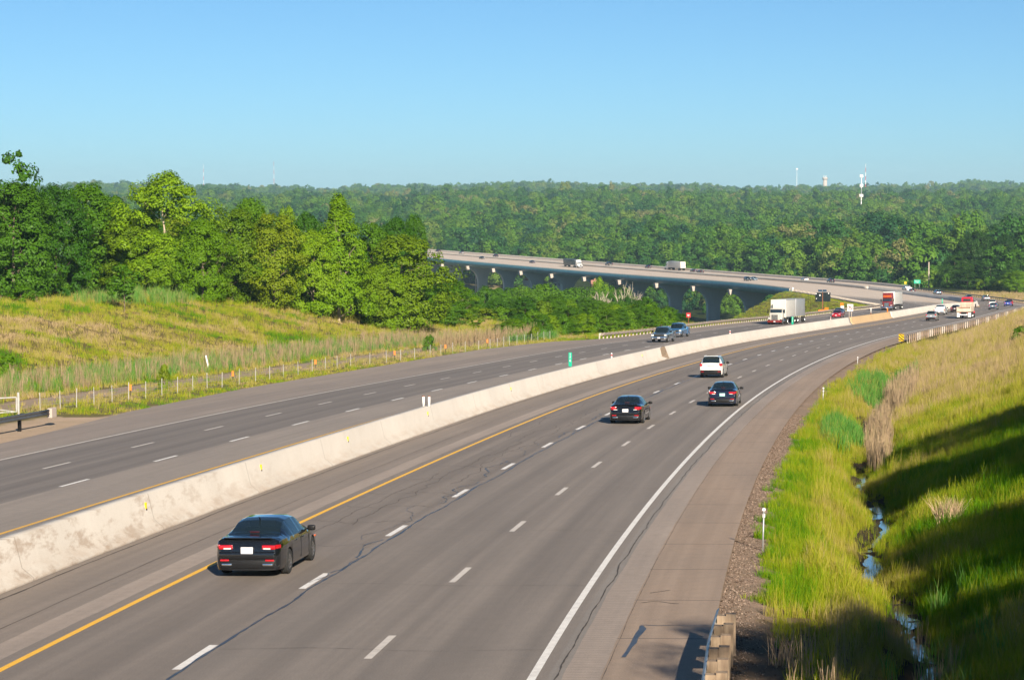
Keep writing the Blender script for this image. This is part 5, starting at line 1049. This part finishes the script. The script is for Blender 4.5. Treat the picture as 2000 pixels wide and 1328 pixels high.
# twin white tubes, green mile markers, red-white delineators
t=thing('channelizer_post','pair of white tubes with brown tops standing on the barrier','marker post',wallpt(66.9),(0,0,faced(67,0)))
for x in (-.14,.17): a=MB().tube((x,0,-.02),(x,0,.52),.065,n=14).build('tube',M['white_post'],t,smooth=True); MB().tube((x,0,.52),(x,0,.56),.068,n=14).build('cap',M['rust'],a)
def milemarker(s,lab,txt):
    t=thing('mile_marker',lab,'sign',wallpt(s),(0,0,faced(s,0)),'green mile markers on the barrier'); MB().box((0,0,.62),(.26,.03,1.05),bev=.01).build('panel',M['green_sign'],t); MB().tube((0,.03,-.02),(0,.03,1.1),.025).build('post',M['green_sign'],t)
    for k,ch in enumerate(txt): text(ch,.26,(0,-.02,1.0-.24*k),(math.pi/2,0,0),M['sign_white'],t)
milemarker(117,'tall narrow green mile marker on the barrier, nearest one, left of the red-white tube','176'); milemarker(262.5,'tall narrow green mile marker on the barrier in front of the two grey trailers','176'); milemarker(446,'green mile marker on the barrier right of the maroon semi','177'); milemarker(505,'green mile marker standing at the very tip of the bending barrier','177')
def redwhite(s,lab): t=thing('delineator_tube',lab,'marker post',wallpt(s),(0,0,0),'red and white tubes on the barrier'); MB().tube((0,0,-.02),(0,0,.16),.06).tube((0,0,.30),(0,0,.42),.06).build('tube',M['sign_white'],t,smooth=True); MB().tube((0,0,.16),(0,0,.30),.061).build('band',M['sign_red'],t,smooth=True)
redwhite(137,'red and white tube on the barrier right of the nearest green marker'); redwhite(212,'red and white tube on the barrier behind the white SUV'); redwhite(298,'red and white tube on the barrier below the red sedan')
# no-turn sign on two legs at the end of the pale barrier
def noturn():
    s=318; t=thing('no_turn_sign','square white sign with a barred-circle turn symbol on two legs on the barrier','sign',wallpt(s),(0,0,faced(s,0)-.15))
    MB().box((0,0,1.55),(1.0,.03,1.15),bev=.01).build('panel',M['sign_white'],t)
    for x in (-.18,.22): MB().box((x,.04,.5),(.07,.06,1.05)).build('leg',M['wood_pale'],t)
    r=MB(); n=32
    for k in range(n):
        a,b=2*math.pi*k/n,2*math.pi*(k+1)/n; f=lambda q,rr:(math.cos(q)*rr,-.018,1.55+math.sin(q)*rr); r.quad(f(a,.43),f(b,.43),f(b,.36),f(a,.36))
    r.add([(-.30,-.019,1.83),(-.25,-.019,1.88),(.30,-.019,1.27),(.25,-.019,1.22)],[(0,1,2,3)]); r.build('prohibition_ring',M['sign_red'],t); u=MB()
    u.box((-.15,-.02,1.50),(.09,.01,.42)).box((.0,-.02,1.71),(.38,.01,.08)).box((.15,-.02,1.60),(.09,.01,.26)); u.add([(.02,-.022,1.48),(.28,-.022,1.48),(.15,-.022,1.30)],[(0,1,2)]); u.build('turn_arrow',M['sign_black'],t)
noturn()
t=thing('white_post','slim white post with brown foot on the tan barrier stretch','marker post',wallpt(341)); MB().tube((0,0,.25),(0,0,1.15),.07).build('tube',M['white_post'],t,smooth=True); MB().tube((0,0,-.02),(0,0,.25),.09).build('foot',M['rust'],t,smooth=True)
t=thing('barrel','orange marker tube on the tan barrier beside the wheels of the maroon semi','marker post',wallpt(361)); MB().tube((0,0,0),(0,0,.75),.12,.1).build('tube',M['orange'],t,smooth=True)
# portable message board
def vms():
    s=424; p=P(s,-27.2); t=thing('message_board','black electronic message board on a mast with solar panels on top','message sign',p,(0,0,faced(s,0)-.05))
    MB().box((-.86,0,3.35),(1.5,.16,1.95),bev=.03).box((.80,.03,3.42),(1.64,.16,1.95),bev=.03).build('display',M['vms'],t)
    for x,z,r in ((-1.45,4.1,.13),(-.62,3.78,.17),(1.25,4.2,.13),(-1.35,3.05,.10)): MB().tube((x,-.08,z),(x,-.11,z),r,n=16).build('lamp_module',M['sign_white'],t)
    MB().tube((-.05,.0,.4),(-.05,0,4.5),.09).build('mast',M['rust'],t)
    for x,y in ((-.55,-.25),(.35,.05)): MB().box((x,y,4.75),(.85,.7,.05),rz=.3,rx=.55).build('solar_panel',M['solar'],t)
    MB().box((-.05,.2,.55),(1.5,1.9,.35),bev=.05).build('trailer_bed',M['orange'],t)
    for x in (-.85,.75): MB().tube((x-.08,.2,.3),(x+.08,.2,.3),.3,n=16).build('wheel',M['tyre'],t)
vms()
p=P(419,-25.6); t=thing('work_sign','orange diamond work sign beside the message board','sign',p,(0,0,faced(419,0)-.1)); MB().box((0,0,.85),(.78,.03,.78)).build('panel',M['orange'],t); MB().tube((0,.05,0),(0,.05,.9),.04).build('post',M['trim'],t)
p=P(443,-26.0); t=thing('work_sign','orange diamond over a white plate on the guardrail right of the red sedan','sign',p,(0,0,faced(443,0)-.1)); MB().box((0,0,1.55),(.66,.03,.66),bev=.01).build('panel',M['orange'],t); MB().box((.1,-.02,.9),(.75,.03,.62)).build('plate',M['sign_white'],t); MB().tube((0,.05,0),(0,.05,1.6),.04).build('post',M['trim'],t)
p=P(302.6,-28.2); t=thing('red_sign','small red square sign on a brown post behind the guardrail','sign',p,(0,0,faced(302,0)-.1)); z0=float(terrain(p[None,0],p[None,1])[0])-p[2]; MB().box((0,0,1.75),(.72,.04,.74),bev=.02).build('panel',M['sign_red'],t); MB().box((0,-.024,1.80),(.42,.01,.12)).box((0,-.024,1.6),(.3,.01,.08)).build('lettering',M['sign_white'],t); MB().tube((0,.05,z0),(0,.05,1.5),.06).build('post',M['rust'],t)
# chevron marker and delineators on the right verge
p=P(218.7,14.75); t=thing('object_marker','black and yellow striped marker at the start of the outer guardrail','sign',p,(0,0,faced(218,0)-.1)); MB().box((0,0,.55),(.62,.03,.9),bev=.01).build('panel',M['yellow_sign'],t)
st=MB()
for k in range(-3,5):
    z=.12+k*.34
    pts=[(x,-.018,z+(x+.3)*-.75+.45) for x in (-.3,.3)]; a,b=pts; lo,hi=.11,.99
    q=[(x,y,min(max(zz,lo),hi)) for x,y,zz in (a,b,(b[0],b[1],b[2]+.17),(a[0],a[1],a[2]+.17))]
    if max(v[2] for v in q)-min(v[2] for v in q)>.05: st.quad(*q)
st.build('stripe',M['sign_black'],t); MB().tube((.05,.05,-.3),(.05,.05,.95),.05).build('post',M['trim'],t); MB().box((.75,.1,.45),(.1,.06,.9)).build('side_plate',M['sign_black'],t)
for s,o,h,lab in ((14.4,15.25,1.25,'slim white marker post with round head on the grass verge, nearest one'),(94.3,15.55,.95,'slim marker post with white cap midway along the verge'),(150.8,15.2,.85,'slim marker post on the verge beyond the first reed clump'),):
    p=P(s,o); z=float(terrain(p[None,0],p[None,1])[0]); t=thing('delineator_post',lab,'marker post',(p[0],p[1],z),group='marker posts on the right verge'); MB().tube((0,0,-.3),(.03,0,h),.025,n=10).build('post',M['steel'],t,smooth=True); MB().tube((.03,-.02,h-.02),(.03,.02,h-.02),.05,n=14).box((.03,0,h-.2),(.07,.03,.1)).build('reflector',M['sign_white'],t)
# orange tags in the verge by the fence
for k,(s,o) in enumerate(((99,-33),(121.5,-33),(146.5,-33.8),(168,-32.4),(186,-32),(206,-32.6))):
    x,y,z=gpt(s,o); t=thing('utility_flag',['orange marker behind the fence, nearest the farm gate','orange marker behind the fence, second from the farm gate','orange marker behind the fence, third from the farm gate','orange marker behind the fence below the small bush','small orange marker behind the fence, last but one','orange marker by the far end of the fence'][k],'marker',(x,y,z),group='orange markers behind the fence'); MB().tube((0,0,-.2),(0,0,.7),.03).build('stake',M['trim'],t); MB().box((0,-.03,.75),(.17,.03,.42),bev=.01).build('panel',M['orange'],t)
x,y,z=gpt(141,-42); t=thing('leaning_post','short white post leaning in the reeds behind the dirt track','post',(x,y,z)); MB().tube((0,0,-.2),(-.35,0,1.5),.07).build('pole',M['white_post'],t)
# --- far masts and tower
def mast(px,pyt,D,label,w,mats,arms):
    x,y=at(px,D); z=float(terrain(np.array([x]),np.array([y]))[0]); H=ztop(px,pyt,D)-z; t=thing('radio_mast',label,'mast',(x,y,z)); n=8
    for k in range(n): MB().tube((0,0,H*k/n),(0,0,H*(k+1)/n),w*(1-.5*k/n),w*(1-.5*(k+1)/n),n=8).build('mast_section',M[mats[k%len(mats)]],t)
    for h,r in arms:
        a=MB()
        for q in range(6): a.box((math.cos(q*1.047)*r,math.sin(q*1.047)*r,H*h),(w*.9,w*.9,H*.05))
        a.tube((0,0,H*h-H*.01),(0,0,H*h+H*.01),r,n=12); a.build('antenna',M['sign_white'],t)
mast(1681,341,2050,'thick white mast with antenna rings above the forest on the right',0.62,['sign_white','sign_white','steel'],[(.97,1.2),(.80,1.2),(.62,1.4)])
mast(1689,320,4700,'thin red and white mast behind the thick white one',.85,['sign_red','sign_white'],[])
mast(399,322,5200,'faint thin red and white mast, leftmost on the skyline',.5,['sign_red','sign_white'],[]); mast(536,316,5300,'faint thin mast right of the leftmost one on the skyline',.5,['sign_white','sign_red'],[]); mast(1555,330,5200,'faintest mast on the skyline left of the water tower',.6,['sign_white'],[(.99,2.2)])
x,y=at(1610,5500); z=float(terrain(np.array([x]),np.array([y]))[0]); H=ztop(1610,347,5500)-z; t=thing('water_tower','pinkish water tower with aerials on the wooded skyline','water tower',(x,y,z)); MB().tube((0,0,0),(0,0,H-5),5.5,5.0,n=20).build('shaft',M['cap_conc'],t,smooth=True); MB().tube((0,0,H-5),(0,0,H),6.8,6.2,n=20).build('tank',M['cap_conc'],t,smooth=True); a=MB()
for q in range(5): a.tube((math.cos(q*1.3)*3.5,math.sin(q*1.3)*3.5,H),(math.cos(q*1.3)*3.9,math.sin(q*1.3)*3.9,H+5),.35)
a.build('aerial',M['sign_white'],t)
# --- utility pole, green sign, yellow sign beyond the bend
def gat(px,D): x,y=at(px,D); return x,y,float(terrain(np.array([x]),np.array([y]))[0])
x,y,z=gat(1815,805); H=ztop(1815,512,805)-z; t=thing('utility_pole','leaning grey utility pole with cross arms beside the green sign','utility pole',(x,y,z)); MB().tube((0,0,-.5),(-.1,0,H),.28,.2,n=10).build('pole',M['deadwood'],t,smooth=True); MB().box((-.05,0,H*.62),(2.0,.14,.16)).build('cross_arm',M['deadwood'],t); MB().box((.5,0,H*.27),(1.4,.2,.12)).build('cross_arm',M['steel'],t); MB().tube((.25,-.2,H*.12),(.25,-.2,H*.22),.35,n=12).build('transformer',M['steel'],t); MB().tube((-3.2,0,0),(-.05,0,H*.2),.03,n=5).build('guy_wire',M['steel'],t)
x,y,z=gat(1792,800); zt=ztop(1792,547,800); t=thing('highway_sign','green highway sign with white lettering on two posts beyond the bend','sign',(x,y,z)); MB().box((0,0,zt-z-.62),(2.35,.06,1.3),bev=.02).build('panel',M['green_sign'],t); text('EXIT 177',.42,(0,-.045,zt-z-.42),(math.pi/2,0,0),M['sign_white'],t); text('1 MILE',.36,(0,-.045,zt-z-.9),(math.pi/2,0,0),M['sign_white'],t)
for q in (-.8,.8): MB().tube((q,.08,-.3),(q,.08,zt-z-.1),.07).build('post',M['steel'],t)
x,y,z=gat(1769,800); zt=ztop(1769,550,800); t=thing('warning_sign','yellow diamond warning sign left of the green highway sign','sign',(x,y,z)); MB().box((0,0,zt-z-.45),(.72,.04,.72)).build('panel',M['yellow_sign'],t); t.children; [setattr(c,'rotation_euler',(0,0,0)) for c in t.children]; MB().tube((0,.06,-.3),(0,.06,zt-z-.1),.05).build('post',M['steel'],t)
# --- houses in the valley and roofs in the forest
M['brick']=simple('brick_wall',(.34,.16,.11),.9,var=.25,scale=2); M['roof_grey']=simple('roof_shingles',(.16,.15,.15),.9,var=.3,scale=2); M['stucco']=simple('pale_siding',(.55,.54,.52),.8); M['roof_red']=simple('red_roof',(.30,.14,.10),.9)
def house(px,py_base,D,label,wm,dm,hm,rz,wall,roof,name='house',z=None):
    x,y=at(px,D); zz=ztop(px,py_base,D) if z is None else z; zg=float(terrain(np.array([x]),np.array([y]))[0]); t=thing(name,label,'house',(x,y,zz),(0,0,rz)); dz=min(0,zg-zz)-.3
    MB().box((0,0,(hm+dz)/2),(wm,dm,hm-dz)).build('wall',M[wall],t); r=MB(); e=.4; a=wm/2+e; b=dm/2+e; rh=dm*.42
    r.add([(-a,-b,hm-.05),(a,-b,hm-.05),(a,b,hm-.05),(-a,b,hm-.05),(-a+e,0,hm+rh),(a-e,0,hm+rh)],[(0,1,5,4),(2,3,4,5),(1,2,5),(3,0,4),(0,3,2,1)]); ro=r.build('roof',M[roof],t); MB().box((wm*.2,.6,hm+rh*.9),(.8,.8,1.6)).build('chimney',M['brick'],ro)
    for k,q in enumerate((-.28,.05,.33)):
        w=MB().box((q*wm,-dm/2-.02,hm*.55),(1.2,.06,1.3)).build('window',M['sign_white'],t); MB().box((q*wm,-dm/2-.06,hm*.55),(.95,.04,1.05)).build('pane',M['glass_dark'],w)
    return t
house(1035,560,1235,'brick gabled house seen under the viaduct arches',5.5,7,3.6,1.35,'stucco','roof_red'); house(1086,562,1190,'pale house with grey roof partly hidden under the viaduct',6,6,3.4,.4,'stucco','roof_grey'); house(1160,576,1000,'tall brick building stub in front of a pier',2.8,4,5,.2,'brick','roof_red')
house(1800,496,1330,'long low building with white roof glimpsed through the trees on the right',16,9,5.5,.2,'stucco','sign_white','building'); house(1836,499,1320,'second white-roofed building beside the first among the trees',11,8,5.5,-.1,'stucco','sign_white','building')
x,y,z=gat(929,1195); t=thing('utility_pole','pale wooden pole standing in the meadow under the viaduct','utility pole',(x,y,z)); MB().tube((0,0,0),(0,0,ztop(929,532,1195)-z),.2,.15).build('pole',M['wood_pale'],t)
# ---------------------------------------------------------------- camera, sun, sky, air
SUN_AZ=math.radians(164); SUN_EL=math.radians(26)
w=bpy.data.worlds.new('World'); SC.world=w; w.use_nodes=True; nt=w.node_tree; nt.nodes.clear(); sky=nt.nodes.new('ShaderNodeTexSky'); bg=nt.nodes.new('ShaderNodeBackground'); wo=nt.nodes.new('ShaderNodeOutputWorld')
sky.sky_type='NISHITA'; sky.sun_disc=False; sky.sun_elevation=SUN_EL; sky.sun_rotation=SUN_AZ; sky.air_density=SKY_AIR; sky.dust_density=SKY_DUST; sky.ozone_density=SKY_OZ; sky.altitude=0
bg.inputs[1].default_value=SKY_STR; mxs=nt.nodes.new('ShaderNodeMix'); mxs.data_type='RGBA'; mxs.blend_type='MULTIPLY'; mxs.inputs[0].default_value=1; mxs.inputs[7].default_value=(.95,1.13,1.07,1); nt.links.new(sky.outputs[0],mxs.inputs[6]); nt.links.new(mxs.outputs[2],bg.inputs[0]); nt.links.new(bg.outputs[0],wo.inputs[0])
sl=bpy.data.lights.new('sun','SUN'); sl.energy=SUN_E; sl.angle=math.radians(.53); sl.color=(1.0,.885,.72); so_=bpy.data.objects.new('sun',sl); COL.objects.link(so_)
d=Vector((math.sin(SUN_AZ)*math.cos(SUN_EL),math.cos(SUN_AZ)*math.cos(SUN_EL),math.sin(SUN_EL))); so_.rotation_euler=d.to_track_quat('Z','Y').to_euler()
cam=bpy.data.cameras.new('camera'); co=bpy.data.objects.new('camera',cam); COL.objects.link(co); co.location=(0,0,CH); co.rotation_euler=(math.pi/2-PIT,0,0); cam.sensor_width=36; cam.lens=F/2000*36; cam.clip_end=30000; cam.clip_start=.5; SC.camera=co
if HAZE>0:
    hz=MB(); x0,x1,y0,y1,z0,z1=-9600,9600,-9600,9600,-60,105; hz.box(((x0+x1)/2,(y0+y1)/2,(z0+z1)/2),(x1-x0,y1-y0,z1-z0)); m=bpy.data.materials.new('air'); m.use_nodes=True; t=m.node_tree; t.nodes.clear(); o=t.nodes.new('ShaderNodeOutputMaterial'); v=t.nodes.new('ShaderNodeVolumePrincipled'); v.inputs['Color'].default_value=(.54,.82,1,1); v.inputs['Density'].default_value=HAZE; v.inputs['Anisotropy'].default_value=.0; t.links.new(v.outputs[0],o.inputs['Volume']); h=hz.build('haze',m); tag(h,kind='stuff')
vs=SC.view_settings; SC.display_settings.display_device='sRGB'; vs.view_transform='Standard'; vs.look='None'; vs.exposure=EXPO; vs.gamma=1; vs.use_curve_mapping=False
SC.render.engine='CYCLES'; cy=SC.cycles; cy.max_bounces=6; cy.diffuse_bounces=3; cy.glossy_bounces=3; cy.transmission_bounces=4; cy.transparent_max_bounces=8; cy.volume_bounces=0; cy.use_denoising=True; cy.caustics_reflective=False; cy.caustics_refractive=False; cy.sample_clamp_indirect=6; cy.use_adaptive_sampling=True; cy.adaptive_threshold=.02
